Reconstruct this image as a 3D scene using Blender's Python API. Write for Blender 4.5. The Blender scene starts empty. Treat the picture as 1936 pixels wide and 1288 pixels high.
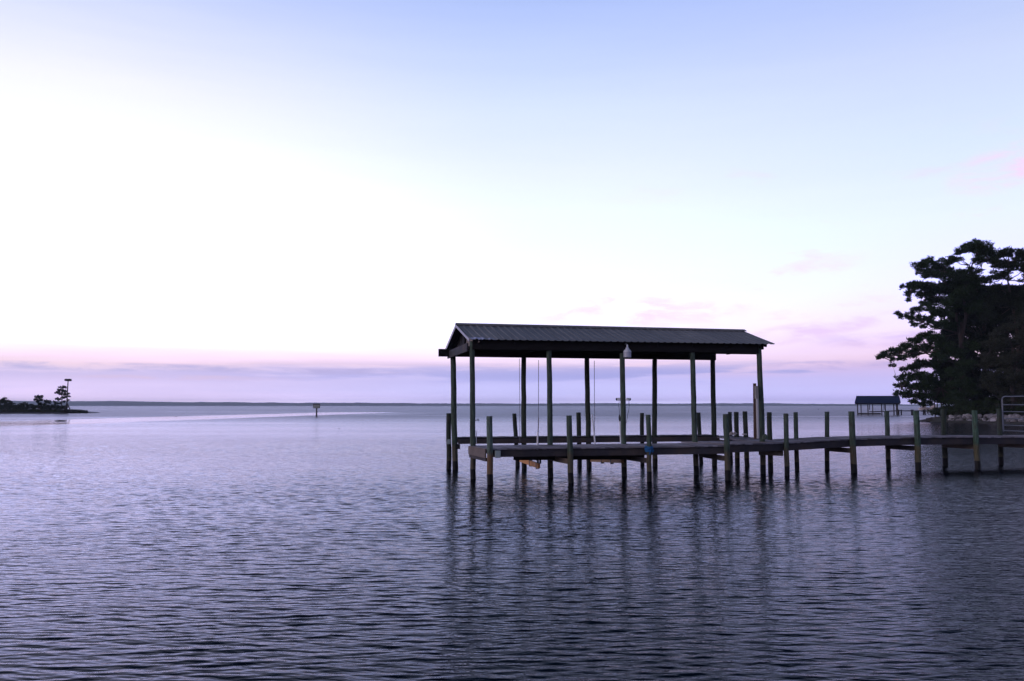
import bpy, math, random
import numpy as np
from mathutils import Vector
random.seed(7)
RNG = np.random.default_rng(11)
scene = bpy.context.scene
COL = scene.collection

# ------------------------------------------------------------------ camera
H = 2.25                      # eye height over the water
F = 1570.0                    # focal length in photo pixels (1936 wide)
HOR = 767.0                   # photo row of the horizon
PITCH = math.atan((HOR - 644.0) / F)
cam_d = bpy.data.cameras.new('camera')
cam = bpy.data.objects.new('camera', cam_d)
COL.objects.link(cam)
cam.location = (0, 0, H)
cam.rotation_euler = (math.radians(90) + PITCH, 0, 0)
cam_d.sensor_width = 22.2
cam_d.lens = 22.2 * F / 1936.0
cam_d.clip_start = 0.1
cam_d.clip_end = 60000
scene.camera = cam

# ------------------------------------------------------------------ view
scene.view_settings.view_transform = 'Standard'
scene.view_settings.look = 'None'
scene.view_settings.exposure = 0.0
scene.view_settings.gamma = 1.0
scene.view_settings.use_curve_mapping = False
scene.cycles.max_bounces = 6
scene.cycles.diffuse_bounces = 2
scene.cycles.glossy_bounces = 4
scene.cycles.volume_bounces = 0
scene.cycles.use_denoising = True

# ------------------------------------------------------------------ sky (dusk, by direction only)
def lin(c):
    return tuple(((v / 255.0) / 12.92 if v / 255.0 <= 0.04045 else ((v / 255.0 + 0.055) / 1.055) ** 2.4) for v in c)

def ramp(nt, fac, stops, interp='LINEAR'):
    n = nt.nodes.new('ShaderNodeValToRGB')
    n.color_ramp.interpolation = interp
    el = n.color_ramp.elements
    el[0].position, el[0].color = stops[0][0], (*stops[0][1], 1)
    el[1].position, el[1].color = stops[-1][0], (*stops[-1][1], 1)
    for p, c in stops[1:-1]:
        e = el.new(p)
        e.color = (*c, 1)
    if fac is not None:
        nt.links.new(fac, n.inputs[0])
    return n.outputs[0]

def math_n(nt, op, a, b=None, c=None, clamp=False):
    n = nt.nodes.new('ShaderNodeMath')
    n.operation = op
    n.use_clamp = clamp
    for i, v in enumerate((a, b, c)):
        if v is None:
            continue
        if isinstance(v, (int, float)):
            n.inputs[i].default_value = v
        else:
            nt.links.new(v, n.inputs[i])
    return n.outputs[0]

def mapr(nt, v, a, b, c, d, smooth=False):
    n = nt.nodes.new('ShaderNodeMapRange')
    n.interpolation_type = 'SMOOTHSTEP' if smooth else 'LINEAR'
    nt.links.new(v, n.inputs[0])
    for i, x in enumerate((a, b, c, d)):
        n.inputs[i + 1].default_value = x
    return n.outputs[0]

def mix(nt, fac, a, b, mode='MIX'):
    n = nt.nodes.new('ShaderNodeMix')
    n.data_type = 'RGBA'
    n.blend_type = mode
    for sock, v in ((n.inputs[0], fac), (n.inputs[6], a), (n.inputs[7], b)):
        if isinstance(v, (int, float)):
            sock.default_value = v
        elif isinstance(v, tuple):
            sock.default_value = (*v[:3], 1)
        else:
            nt.links.new(v, sock)
    return n.outputs[2]

def noise(nt, vec, scale, detail=3, rough=0.5, dist=0.0):
    n = nt.nodes.new('ShaderNodeTexNoise')
    n.inputs['Scale'].default_value = scale
    n.inputs['Detail'].default_value = detail
    n.inputs['Roughness'].default_value = rough
    n.inputs['Distortion'].default_value = dist
    if vec is not None:
        nt.links.new(vec, n.inputs['Vector'])
    return n.outputs[0]

def vmul(nt, vec, s, off=(0, 0, 0)):
    n = nt.nodes.new('ShaderNodeMapping')
    n.inputs['Scale'].default_value = s
    n.inputs['Location'].default_value = off
    nt.links.new(vec, n.inputs['Vector'])
    return n.outputs[0]

world = bpy.data.worlds.new('World')
scene.world = world
world.use_nodes = True
wn = world.node_tree
wn.nodes.clear()
tc = wn.nodes.new('ShaderNodeTexCoord')
sep = wn.nodes.new('ShaderNodeSeparateXYZ')
wn.links.new(tc.outputs['Generated'], sep.inputs[0])
X_, Y_, Z_ = sep.outputs
hyp = math_n(wn, 'SQRT', math_n(wn, 'ADD', math_n(wn, 'MULTIPLY', X_, X_), math_n(wn, 'MULTIPLY', Y_, Y_)))
ax = math_n(wn, 'DIVIDE', X_, math_n(wn, 'MAXIMUM', hyp, 0.01))
ay = math_n(wn, 'DIVIDE', Y_, math_n(wn, 'MAXIMUM', hyp, 0.01))
# stretched cloud noise that bends the bands of colour a little
cvec = vmul(wn, tc.outputs['Generated'], (3.0, 3.0, 34.0))
cn = noise(wn, cvec, 1.6, 5, 0.55)
band = math_n(wn, 'MULTIPLY', math_n(wn, 'SUBTRACT', cn, 0.5), 0.02)
zb = math_n(wn, 'ADD', Z_, band)
zs = math_n(wn, 'POWER', math_n(wn, 'MAXIMUM', zb, 0.0), 0.5)    # sqrt spreads the horizon bands
def S(z): return math.sqrt(z)
def K(c, k=1.0): return tuple(v * k for v in lin(c))
left = ramp(wn, zs, [
    (0.0, K((236, 216, 255), 2.2)), (S(.008), K((234, 212, 252), 1.5)), (S(.018), K((228, 210, 252), 1.22)), (S(.030), K((226, 208, 248), 1.1)),
    (S(.038), K((228, 210, 248), 1.06)), (S(.046), (1.02, .78, .94)), (S(.060), (1.3, 1.02, 1.35)), (S(.080), (1.85, 1.65, 2.4)),
    (S(.12), (2.25, 2.25, 3.9)), (S(.18), (1.85, 1.95, 3.4)), (S(.24), (1.32, 1.40, 2.5)), (S(.30), (1.04, 1.06, 1.7)), (S(.34), (0.95, .96, 1.4)), (S(.45), K((196, 210, 254))),
    (S(.50), K((134, 158, 210))), (S(.58), K((86, 110, 160))), (S(.7), K((66, 86, 130))), (1.0, K((38, 50, 84)))])
mid = ramp(wn, zs, [
    (0.0, K((212, 208, 255), 2.2)), (S(.008), K((208, 200, 255), 1.45)), (S(.018), K((203, 200, 255), 1.25)), (S(.030), K((200, 196, 252), 1.12)),
    (S(.038), K((208, 200, 252), 1.06)), (S(.048), (.98, .76, .98)), (S(.066), (1.15, .98, 1.3)), (S(.09), (1.25, 1.18, 1.5)),
    (S(.14), (1.08, 1.32, 2.5)), (S(.19), (1.0, 1.2, 2.15)), (S(.23), (.95, 1.05, 1.85)), (S(.27), (.87, .95, 1.55)), (S(.34), (.72, .83, 1.3)), (S(.45), K((180, 200, 254))),
    (S(.50), K((104, 138, 196))), (S(.58), K((60, 86, 136))), (S(.7), K((44, 64, 108))), (1.0, K((26, 38, 68)))])
right = ramp(wn, zs, [
    (0.0, K((208, 200, 255), 2.1)), (S(.008), K((202, 190, 253), 1.4)), (S(.018), K((203, 196, 252), 1.22)), (S(.030), K((206, 194, 248), 1.1)),
    (S(.042), K((224, 198, 244))), (S(.058), K((249, 218, 246))), (S(.085), (.98, .83, 1.3)), (S(.13), (.95, .93, 1.75)),
    (S(.20), (.86, .95, 1.8)), (S(.28), (.72, .84, 1.4)), (S(.36), K((206, 219, 255))), (S(.45), K((174, 194, 252))),
    (S(.50), K((88, 120, 178))), (S(.58), K((46, 70, 118))), (S(.7), K((32, 50, 90))), (1.0, K((20, 30, 58)))])
c1 = mix(wn, mapr(wn, ax, -0.50, 0.05, 0, 1, True), left, mid)
c2 = mix(wn, mapr(wn, ax, 0.00, 0.56, 0, 1, True), c1, right)
# blue-grey cloud bank low over the water
bank_n = noise(wn, vmul(wn, tc.outputs['Generated'], (2.2, 2.2, 26.0), (3.1, 0.4, 0.2)), 2.2, 5, 0.55)
bank_h = mapr(wn, Z_, 0.040, 0.056, 1, 0, True)
bank_l = mapr(wn, Z_, 0.022, 0.036, 0, 1, True)
bank = math_n(wn, 'MULTIPLY', math_n(wn, 'MULTIPLY', bank_h, bank_l), mapr(wn, bank_n, 0.44, 0.56, 0, 1, True))
c3 = mix(wn, math_n(wn, 'MULTIPLY', bank, mapr(wn, ax, -0.4, 0.1, 0.22, 0.75)), c2, K((166, 170, 236)))
# pink wisps on the right
wis_n = noise(wn, vmul(wn, tc.outputs['Generated'], (4.0, 4.0, 16.0), (1.7, 2.2, 0.6)), 1.7, 5, 0.6)
wis = math_n(wn, 'MULTIPLY', mapr(wn, wis_n, 0.54, 0.70, 0, 1, True), mapr(wn, ax, 0.05, 0.35, 0, 1, True))
wis = math_n(wn, 'MULTIPLY', wis, mapr(wn, Z_, 0.05, 0.09, 0, 1, True))
wis = math_n(wn, 'MULTIPLY', wis, mapr(wn, Z_, 0.20, 0.32, 1, 0, True))
c4 = mix(wn, math_n(wn, 'MULTIPLY', wis, 0.45), c3, K((250, 205, 240)))
def puff(cin, a0, z0, sa, sz, col, k, tilt=0.0):
    da = math_n(wn, 'DIVIDE', math_n(wn, 'SUBTRACT', ax, a0), sa)
    dz_ = math_n(wn, 'DIVIDE', math_n(wn, 'SUBTRACT', math_n(wn, 'SUBTRACT', Z_, z0), math_n(wn, 'MULTIPLY', math_n(wn, 'SUBTRACT', ax, a0), tilt)), sz)
    r2 = math_n(wn, 'ADD', math_n(wn, 'MULTIPLY', da, da), math_n(wn, 'MULTIPLY', dz_, dz_))
    m_ = math_n(wn, 'MULTIPLY', mapr(wn, r2, 1.0, 0.0, 0, 1, True), mapr(wn, puff_n, 0.34, 0.66, 0.05, 1, True))
    return mix(wn, math_n(wn, 'MULTIPLY', m_, k), cin, col)
puff_n = noise(wn, vmul(wn, tc.outputs['Generated'], (9.0, 9.0, 34.0), (0.7, 1.2, 0.3)), 2.0, 6, 0.6, 0.4)
PK = K((253, 214, 244))
c4 = puff(c4, 0.14, 0.112, 0.17, 0.032, PK, 0.6)
c4 = puff(c4, 0.13, 0.078, 0.16, 0.016, K((248, 204, 238)), 0.7)
c4 = puff(c4, 0.53, 0.245, 0.07, 0.030, K((255, 222, 246)), 0.9, 0.2)
c4 = puff(c4, 0.33, 0.150, 0.08, 0.018, K((253, 226, 248)), 0.6, 0.2)
c4 = puff(c4, 0.34, 0.085, 0.13, 0.014, K((236, 198, 240)), 0.6, 0.15)
c4 = puff(c4, 0.44, 0.072, 0.12, 0.012, K((214, 186, 238)), 0.7)
c4 = puff(c4, 0.36, 0.045, 0.09, 0.007, K((176, 164, 228)), 0.8)
c4 = puff(c4, -0.44, 0.042, 0.20, 0.006, K((190, 184, 236)), 0.9)
c4 = puff(c4, -0.22, 0.040, 0.16, 0.005, K((196, 186, 236)), 0.9)
c4 = puff(c4, -0.36, 0.031, 0.14, 0.004, K((234, 208, 240)), 0.8)
# the sky away from the afterglow is much darker
back = mapr(wn, ay, -0.35, 0.80, 0.50, 1.0, True)
bg = wn.nodes.new('ShaderNodeBackground')
c5 = mix(wn, 1.0, c4, (1, 1, 1), 'MULTIPLY')
n_mul = wn.nodes.new('ShaderNodeVectorMath'); n_mul.operation = 'SCALE'
wn.links.new(c5, n_mul.inputs[0]); wn.links.new(back, n_mul.inputs['Scale'])
wn.links.new(n_mul.outputs[0], bg.inputs['Color'])
bg.inputs['Strength'].default_value = 1.0
wo = wn.nodes.new('ShaderNodeOutputWorld')
wn.links.new(bg.outputs[0], wo.inputs['Surface'])

# faint warm afterglow as the only lamp (sun already below the horizon to the left)
sun_d = bpy.data.lights.new('sun', 'SUN')
sun_d.energy = 0.7
sun_d.angle = math.radians(25)
sun_d.color = (1.0, 0.80, 0.72)
sun = bpy.data.objects.new('sun', sun_d)
COL.objects.link(sun)
sun.rotation_euler = (math.radians(78), 0, math.radians(-62))

# ------------------------------------------------------------------ helpers
def at(x, y, D):
    """world point on the plane Y = D seen at photo pixel (x, y)"""
    cx, cy = x - 968.0, 644.0 - y
    dy = F * math.cos(PITCH) - cy * math.sin(PITCH)
    dz = F * math.sin(PITCH) + cy * math.cos(PITCH)
    s = D / dy
    return Vector((cx * s, D, H + dz * s))

def water_D(y):
    """distance of the water seen at row y"""
    p = at(968, y, 1.0)
    return H / (H - p.z) if p.z < H else 1e9

class MB:
    def __init__(self):
        self.v, self.f = [], []
    def add(self, vs, fs):
        o = len(self.v)
        self.v += [tuple(p) for p in vs]
        self.f += [tuple(i + o for i in q) for q in fs]
    def hexa(self, p):            # 8 corners: bottom 4 ccw, top 4 ccw
        self.add(p, [(0, 3, 2, 1), (4, 5, 6, 7), (0, 1, 5, 4), (1, 2, 6, 5), (2, 3, 7, 6), (3, 0, 4, 7)])
    def box(self, c, s, rz=0.0):
        c = Vector(c); ca, sa = math.cos(rz), math.sin(rz)
        P = []
        for z in (-.5, .5):
            for x, y in ((-.5, -.5), (.5, -.5), (.5, .5), (-.5, .5)):
                lx, ly = x * s[0], y * s[1]
                P.append(c + Vector((lx * ca - ly * sa, lx * sa + ly * ca, z * s[2])))
        self.hexa(P)
    def beam(self, a, b, w, h, up=Vector((0, 0, 1))):   # board from a to b (centre line)
        a, b = Vector(a), Vector(b)
        d = (b - a).normalized()
        sd = d.cross(up).normalized()
        u = sd.cross(d).normalized()
        sd *= w / 2; u *= h / 2
        self.hexa([a - sd - u, b - sd - u, b + sd - u, a + sd - u, a - sd + u, b - sd + u, b + sd + u, a + sd + u])
    def tube(self, pts, rad, n=10, caps=True):
        pts = [Vector(p) for p in pts]
        if not isinstance(rad, (list, tuple)):
            rad = [rad] * len(pts)
        rings = []
        for i, p in enumerate(pts):
            d = (pts[min(i + 1, len(pts) - 1)] - pts[max(i - 1, 0)]).normalized()
            ref = Vector((0, 1, 0)) if abs(d.z) > 0.8 else Vector((0, 0, 1))
            a = d.cross(ref).normalized(); b = d.cross(a).normalized()
            rings.append([p + (a * math.cos(t) + b * math.sin(t)) * rad[i] for t in [2 * math.pi * k / n for k in range(n)]])
        vs = [v for r in rings for v in r]
        fs = []
        for i in range(len(pts) - 1):
            for k in range(n):
                k2 = (k + 1) % n
                fs.append((i * n + k, i * n + k2, (i + 1) * n + k2, (i + 1) * n + k))
        if caps:
            fs.append(tuple(range(n - 1, -1, -1)))
            fs.append(tuple((len(pts) - 1) * n + k for k in range(n)))
        self.add(vs, fs)
    def lathe(self, c, prof, n=20):
        vs, fs = [], []
        for r, z in prof:
            for k in range(n):
                t = 2 * math.pi * k / n
                vs.append((c[0] + r * math.cos(t), c[1] + r * math.sin(t), c[2] + z))
        for i in range(len(prof) - 1):
            for k in range(n):
                k2 = (k + 1) % n
                fs.append((i * n + k, i * n + k2, (i + 1) * n + k2, (i + 1) * n + k))
        self.add(vs, fs)
    def build(self, name, mat, parent=None, smooth=False, bevel=0.0):
        o0 = origin(parent)
        me = bpy.data.meshes.new(name)
        me.from_pydata([(x - o0[0], y - o0[1], z - o0[2]) for x, y, z in self.v], [], self.f)
        me.materials.append(mat)
        me.validate()
        if smooth:
            for p in me.polygons: p.use_smooth = True
            try: me.set_sharp_from_angle(angle=math.radians(50))
            except Exception: pass
        o = bpy.data.objects.new(name, me)
        COL.objects.link(o)
        if parent is not None: o.parent = parent
        if bevel:
            m = o.modifiers.new('bevel', 'BEVEL'); m.width = bevel; m.segments = 1
        return o

def origin(o):
    p = Vector((0, 0, 0))
    while o is not None:
        p += o.location
        o = o.parent
    return p

def tag(o, label=None, cat=None, group=None, kind=None):
    if label: o['label'] = label
    if cat: o['category'] = cat
    if group: o['group'] = group
    if kind: o['kind'] = kind
    return o

def thing(name, loc, label, cat, group=None):
    o = bpy.data.objects.new(name, None)
    o.empty_display_size = 0.3
    COL.objects.link(o)
    o.location = loc
    return tag(o, label, cat, group)

# ------------------------------------------------------------------ materials
def new_mat(name):
    m = bpy.data.materials.new(name)
    m.use_nodes = True
    nt = m.node_tree
    b = nt.nodes['Principled BSDF']
    return m, nt, b

def pos(nt):
    return nt.nodes.new('ShaderNodeNewGeometry').outputs['Position']

def simple(name, col, rough=0.6, metal=0.0, var=0.25, scale=8.0, bump=0.0):
    m, nt, b = new_mat(name)
    n = noise(nt, pos(nt), scale, 4, 0.6)
    c = mix(nt, n, tuple(v * (1 - var) for v in col), tuple(v * (1 + var) for v in col))
    nt.links.new(c, b.inputs['Base Color'])
    b.inputs['Roughness'].default_value = rough
    b.inputs['Metallic'].default_value = metal
    if bump:
        bn = nt.nodes.new('ShaderNodeBump'); bn.inputs['Distance'].default_value = bump
        nt.links.new(noise(nt, pos(nt), scale * 3, 4, 0.6), bn.inputs['Height'])
        nt.links.new(bn.outputs[0], b.inputs['Normal'])
    return m

TIDE = 0.30
def pile_mat(name, rust=0.45, green=(0.062, 0.088, 0.066), red=(0.14, 0.08, 0.045), tide=TIDE, stain_top=1.02):
    m, nt, b = new_mat(name)
    P = pos(nt)
    z = nt.nodes.new('ShaderNodeSeparateXYZ'); nt.links.new(P, z.inputs[0]); z = z.outputs[2]
    streak = noise(nt, vmul(nt, P, (9, 9, 0.9)), 3.0, 5, 0.65)
    blot = noise(nt, P, 4.0, 4, 0.6)
    c = mix(nt, mapr(nt, streak, 0.3, 0.7, 0, 1), tuple(v * 0.35 for v in green), tuple(v * 1.8 for v in green))
    c = mix(nt, mapr(nt, blot, 0.50, 0.70, 0, 0.6), c, (0.06, 0.052, 0.045))
    zz = math_n(nt, 'ADD', z, math_n(nt, 'MULTIPLY', math_n(nt, 'SUBTRACT', blot, 0.5), 0.35))
    r = math_n(nt, 'MULTIPLY', mapr(nt, zz, stain_top - 0.05, stain_top - 0.25, 0, 1, True), mapr(nt, streak, 0.35, 0.6, 0.3, 1.0))
    c = mix(nt, math_n(nt, 'MULTIPLY', r, rust), c, red)
    zt = math_n(nt, 'ADD', z, math_n(nt, 'MULTIPLY', math_n(nt, 'SUBTRACT', noise(nt, P, 12.0, 2), 0.5), 0.05))
    pale = math_n(nt, 'MULTIPLY', mapr(nt, zt, tide + 0.16, tide + 0.05, 0, 0.45, True), mapr(nt, noise(nt, P, 22.0, 3), 0.4, 0.6, 0.2, 1))
    c = mix(nt, pale, c, (0.12, 0.11, 0.075))
    wet = mapr(nt, zt, tide + 0.012, tide - 0.012, 0, 1, True)
    c = mix(nt, wet, c, (0.006, 0.006, 0.006))
    nt.links.new(c, b.inputs['Base Color'])
    nt.links.new(mapr(nt, wet, 0, 1, 0.85, 0.55), b.inputs['Roughness'])
    b.inputs['Specular IOR Level'].default_value = 0.25
    bn = nt.nodes.new('ShaderNodeBump'); bn.inputs['Distance'].default_value = 0.02; bn.inputs['Strength'].default_value = 0.8
    nt.links.new(streak, bn.inputs['Height']); nt.links.new(bn.outputs[0], b.inputs['Normal'])
    return m

def plank_mat(name, col, var=0.45, rough=0.85, ang=0.19, tint=(0.12, 0.09, 0.065)):
    """weathered boards: each loose board its own tone, grain and knots inside"""
    m, nt, b = new_mat(name)
    g = nt.nodes.new('ShaderNodeNewGeometry')
    isl = g.outputs['Random Per Island']
    P = g.outputs['Position']
    grain = noise(nt, vmul(nt, P, (4, 4, 40)), 2.0, 6, 0.7)
    big = noise(nt, P, 1.3, 3, 0.5)
    c = mix(nt, isl, tuple(v * (1 - var) for v in col), tuple(v * (1 + var) for v in col))
    c = mix(nt, mapr(nt, grain, 0.3, 0.75, 0.0, 0.7), c, tuple(v * 0.35 for v in col))
    c = mix(nt, mapr(nt, big, 0.45, 0.7, 0.0, 0.5), c, tint)
    nt.links.new(c, b.inputs['Base Color'])
    b.inputs['Roughness'].default_value = rough
    b.inputs['Specular IOR Level'].default_value = 0.2
    bn = nt.nodes.new('ShaderNodeBump'); bn.inputs['Distance'].default_value = 0.01
    nt.links.new(grain, bn.inputs['Height']); nt.links.new(bn.outputs[0], b.inputs['Normal'])
    return m

M = {}
M['pile'] = pile_mat('pile_wood', 0.55)
M['pile_rust'] = pile_mat('pile_wood_rusty', 0.95, green=(0.10, 0.14, 0.115), red=(0.23, 0.105, 0.04))
M['pile_dark'] = pile_mat('pile_wood_dark', 0.35, green=(0.035, 0.047, 0.035), red=(0.06, 0.037, 0.024))
M['pile_green'] = pile_mat('pile_wood_green', 0.7, green=(0.06, 0.105, 0.075), red=(0.15, 0.09, 0.045))
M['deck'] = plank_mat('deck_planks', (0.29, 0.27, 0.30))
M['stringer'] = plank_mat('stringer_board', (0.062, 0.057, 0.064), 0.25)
M['fascia'] = plank_mat('fascia_board', (0.22, 0.175, 0.15), 0.15, tint=(0.09, 0.075, 0.06))
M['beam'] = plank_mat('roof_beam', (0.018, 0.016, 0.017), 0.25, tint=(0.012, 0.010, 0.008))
M['ply'] = plank_mat('gable_siding', (0.30, 0.25, 0.22), 0.2, tint=(0.18, 0.14, 0.115))
M['bunk'] = plank_mat('lift_bunk', (0.70, 0.34, 0.14), 0.12, tint=(0.45, 0.22, 0.10))
M['bunk_pale'] = plank_mat('lift_bunk_pale', (0.36, 0.22, 0.13), 0.12, tint=(0.28, 0.18, 0.10))
M['galv'] = simple('galvanised_steel', (0.16, 0.17, 0.19), 0.45, 0.7, 0.15, 12)
M['cable'] = simple('steel_cable', (0.16, 0.15, 0.16), 0.5, 0.5, 0.2, 30)
M['pvc'] = simple('white_pvc', (0.86, 0.85, 0.85), 0.4, 0, 0.08, 6)
M['black'] = simple('black_plastic', (0.02, 0.02, 0.022), 0.5, 0, 0.2, 10)
M['white'] = simple('white_enamel', (0.62, 0.63, 0.67), 0.35, 0, 0.08, 6)
M['greybox'] = simple('pale_grey_box', (0.32, 0.39, 0.37), 0.55, 0, 0.12, 14)
M['blue'] = simple('blue_rope', (0.02, 0.14, 0.36), 0.8, 0, 0.35, 60, 0.01)
M['bark'] = simple('pine_bark', (0.04, 0.028, 0.023), 0.9, 0, 0.5, 3, 0.05)
M['rope'] = simple('pale_rope', (0.5, 0.45, 0.42), 0.9, 0, 0.2, 60)
M['nest'] = simple('nest_sticks', (0.035, 0.026, 0.02), 0.95, 0, 0.4, 4)
M['farroof'] = simple('blue_metal_roof', (0.012, 0.022, 0.065), 0.5, 0.0, 0.2, 2)
M['farwood'] = simple('far_wood', (0.04, 0.033, 0.03), 0.9, 0, 0.3, 2)
M['farpale'] = simple('pale_hull', (0.55, 0.45, 0.42), 0.6, 0, 0.15, 2)

def leaf_mat(name, a, b_, s=0.8):
    m, nt, b = new_mat(name)
    g = nt.nodes.new('ShaderNodeNewGeometry')
    n = noise(nt, g.outputs['Position'], s, 3, 0.6)
    c = mix(nt, mapr(nt, n, 0.35, 0.65, 0, 1), a, b_)
    c = mix(nt, math_n(nt, 'MULTIPLY', g.outputs['Random Per Island'], 0.5), c, tuple(v * 1.5 for v in b_))
    nt.links.new(c, b.inputs['Base Color'])
    b.inputs['Roughness'].default_value = 0.8
    b.inputs['Specular IOR Level'].default_value = 0.15
    return m
M['needle'] = leaf_mat('pine_needles', (0.010, 0.020, 0.009), (0.024, 0.046, 0.017))
M['needle2'] = leaf_mat('dark_pine_needles', (0.007, 0.012, 0.006), (0.014, 0.024, 0.010))
M['oak'] = leaf_mat('oak_leaves', (0.017, 0.022, 0.014), (0.038, 0.042, 0.028))
M['shrub'] = leaf_mat('shrub_leaves', (0.010, 0.018, 0.007), (0.026, 0.042, 0.015))
M['marsh'] = leaf_mat('marsh_grass', (0.016, 0.028, 0.011), (0.040, 0.050, 0.022), 0.3)

# roof metal
m, nt, b = new_mat('roof_metal')
P = pos(nt)
g1 = noise(nt, vmul(nt, P, (2.2, 0.6, 0.6)), 1.5, 5, 0.6)
c = mix(nt, mapr(nt, g1, 0.3, 0.7, 0, 1), (0.15, 0.14, 0.13), (0.215, 0.20, 0.185))
du = nt.nodes.new('ShaderNodeVectorMath'); du.operation = 'DOT_PRODUCT'; nt.links.new(P, du.inputs[0]); du.inputs[1].default_value = (0.98, 0.19, 0)
su = math_n(nt, 'DIVIDE', du.outputs['Value'], 0.92)
wn1 = nt.nodes.new('ShaderNodeTexWhiteNoise'); wn1.noise_dimensions = '1D'; nt.links.new(math_n(nt, 'FLOOR', su), wn1.inputs['W'])
c = mix(nt, math_n(nt, 'MULTIPLY', wn1.outputs[0], 0.45), c, (0.085, 0.09, 0.10))
fr_ = math_n(nt, 'FRACT', su)
c = mix(nt, mapr(nt, fr_, 0.0, 0.035, 0.6, 0.0), c, (0.03, 0.03, 0.03))
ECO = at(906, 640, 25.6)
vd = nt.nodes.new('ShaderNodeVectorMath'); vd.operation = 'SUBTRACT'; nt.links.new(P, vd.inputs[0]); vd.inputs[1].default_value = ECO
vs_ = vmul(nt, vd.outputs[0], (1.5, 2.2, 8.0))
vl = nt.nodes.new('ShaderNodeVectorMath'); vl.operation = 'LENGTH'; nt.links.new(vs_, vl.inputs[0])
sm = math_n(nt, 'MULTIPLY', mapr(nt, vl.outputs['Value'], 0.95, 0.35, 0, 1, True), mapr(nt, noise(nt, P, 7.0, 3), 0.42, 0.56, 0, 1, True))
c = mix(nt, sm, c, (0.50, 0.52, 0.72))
nt.links.new(c, b.inputs['Base Color'])
b.inputs['Metallic'].default_value = 0.0
b.inputs['Roughness'].default_value = 0.6
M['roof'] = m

# rock
m, nt, b = new_mat('riprap_rock')
oi = nt.nodes.new('ShaderNodeObjectInfo')
P = pos(nt)
zz = nt.nodes.new('ShaderNodeSeparateXYZ'); nt.links.new(P, zz.inputs[0])
c = mix(nt, oi.outputs['Random'], (0.12, 0.11, 0.115), (0.40, 0.37, 0.38))
c = mix(nt, mapr(nt, noise(nt, P, 3.0, 4), 0.4, 0.65, 0, 0.6), c, (0.08, 0.075, 0.07))
c = mix(nt, mapr(nt, zz.outputs[2], 0.32, 0.22, 0, 1), c, (0.012, 0.012, 0.011))
nt.links.new(c, b.inputs['Base Color']); b.inputs['Roughness'].default_value = 0.9
M['rock'] = m
M['rock_dark'] = simple('dark_wet_rock', (0.05, 0.042, 0.038), 0.85, 0, 0.5, 2, 0.03)

# land
M['land'] = simple('shore_ground', (0.03, 0.028, 0.018), 0.95, 0, 0.4, 0.6, 0.1)
M['mud'] = simple('marsh_mud', (0.03, 0.026, 0.02), 0.7, 0, 0.4, 0.6)
M['seabed'] = simple('far_wood_mass', (0.04, 0.055, 0.05), 0.95, 0, 0.3, 0.01)

# water
m, nt, b = new_mat('bay_water')
P = pos(nt)
sp = nt.nodes.new('ShaderNodeSeparateXYZ'); nt.links.new(P, sp.inputs[0])
w2 = noise(nt, vmul(nt, P, (1.10, 2.60, 1), (5, 3, 0)), 1.3, 3, 0.55, 0.4)
w3 = noise(nt, vmul(nt, P, (1.3, 4.6, 1), (1, 9, 0)), 2.6, 3, 0.5, 0.2)
gust = noise(nt, vmul(nt, P, (0.010, 0.035, 1), (2, 7, 0)), 1.0, 4, 0.6)
gust = mapr(nt, gust, 0.37, 0.58, 0.62, 1.1, True)
# calm slick trailing across the left of the bay
xc = math_n(nt, 'MULTIPLY_ADD', sp.outputs[1], 0.085, -73.0)
dx = math_n(nt, 'ABSOLUTE', math_n(nt, 'SUBTRACT', sp.outputs[0], xc))
dxn = math_n(nt, 'ADD', dx, math_n(nt, 'MULTIPLY', math_n(nt, 'SUBTRACT', noise(nt, P, 0.12, 3), 0.5), 5.0))
slick = math_n(nt, 'MULTIPLY', mapr(nt, dxn, 11.5, 10.0, 0, 1, True), mapr(nt, sp.outputs[1], 300, 250, 0, 1, True))
calm = math_n(nt, 'MULTIPLY', gust, mapr(nt, slick, 0, 1, 1.0, 0.30))
mapped2 = mapr(nt, sp.outputs[1], 40, 120, 0.0, 0.05, True)
hsum = math_n(nt, 'ADD', math_n(nt, 'MULTIPLY', w2, mapped2), math_n(nt, 'MULTIPLY', w3, 0.022))
farb = mapr(nt, sp.outputs[1], 6, 22, 0.7, 1.15, True)
hsum = math_n(nt, 'MULTIPLY', hsum, math_n(nt, 'MULTIPLY', calm, farb))
bn = nt.nodes.new('ShaderNodeBump'); bn.inputs['Distance'].default_value = 1.0; bn.inputs['Strength'].default_value = 1.0
nt.links.new(hsum, bn.inputs['Height']); nt.links.new(bn.outputs[0], b.inputs['Normal'])
b.inputs['Base Color'].default_value = (0.001, 0.004, 0.009, 1)
rgh = math_n(nt, 'MULTIPLY', mapr(nt, sp.outputs[1], 28, 190, 0.06, 0.34, True), math_n(nt, 'MULTIPLY', mapr(nt, gust, 0.62, 0.72, 0.80, 1.0, True), mapr(nt, slick, 0, 1, 1.0, 0.10)))
nt.links.new(rgh, b.inputs['Roughness'])
b.inputs['IOR'].default_value = 1.105
M['water'] = m

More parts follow.
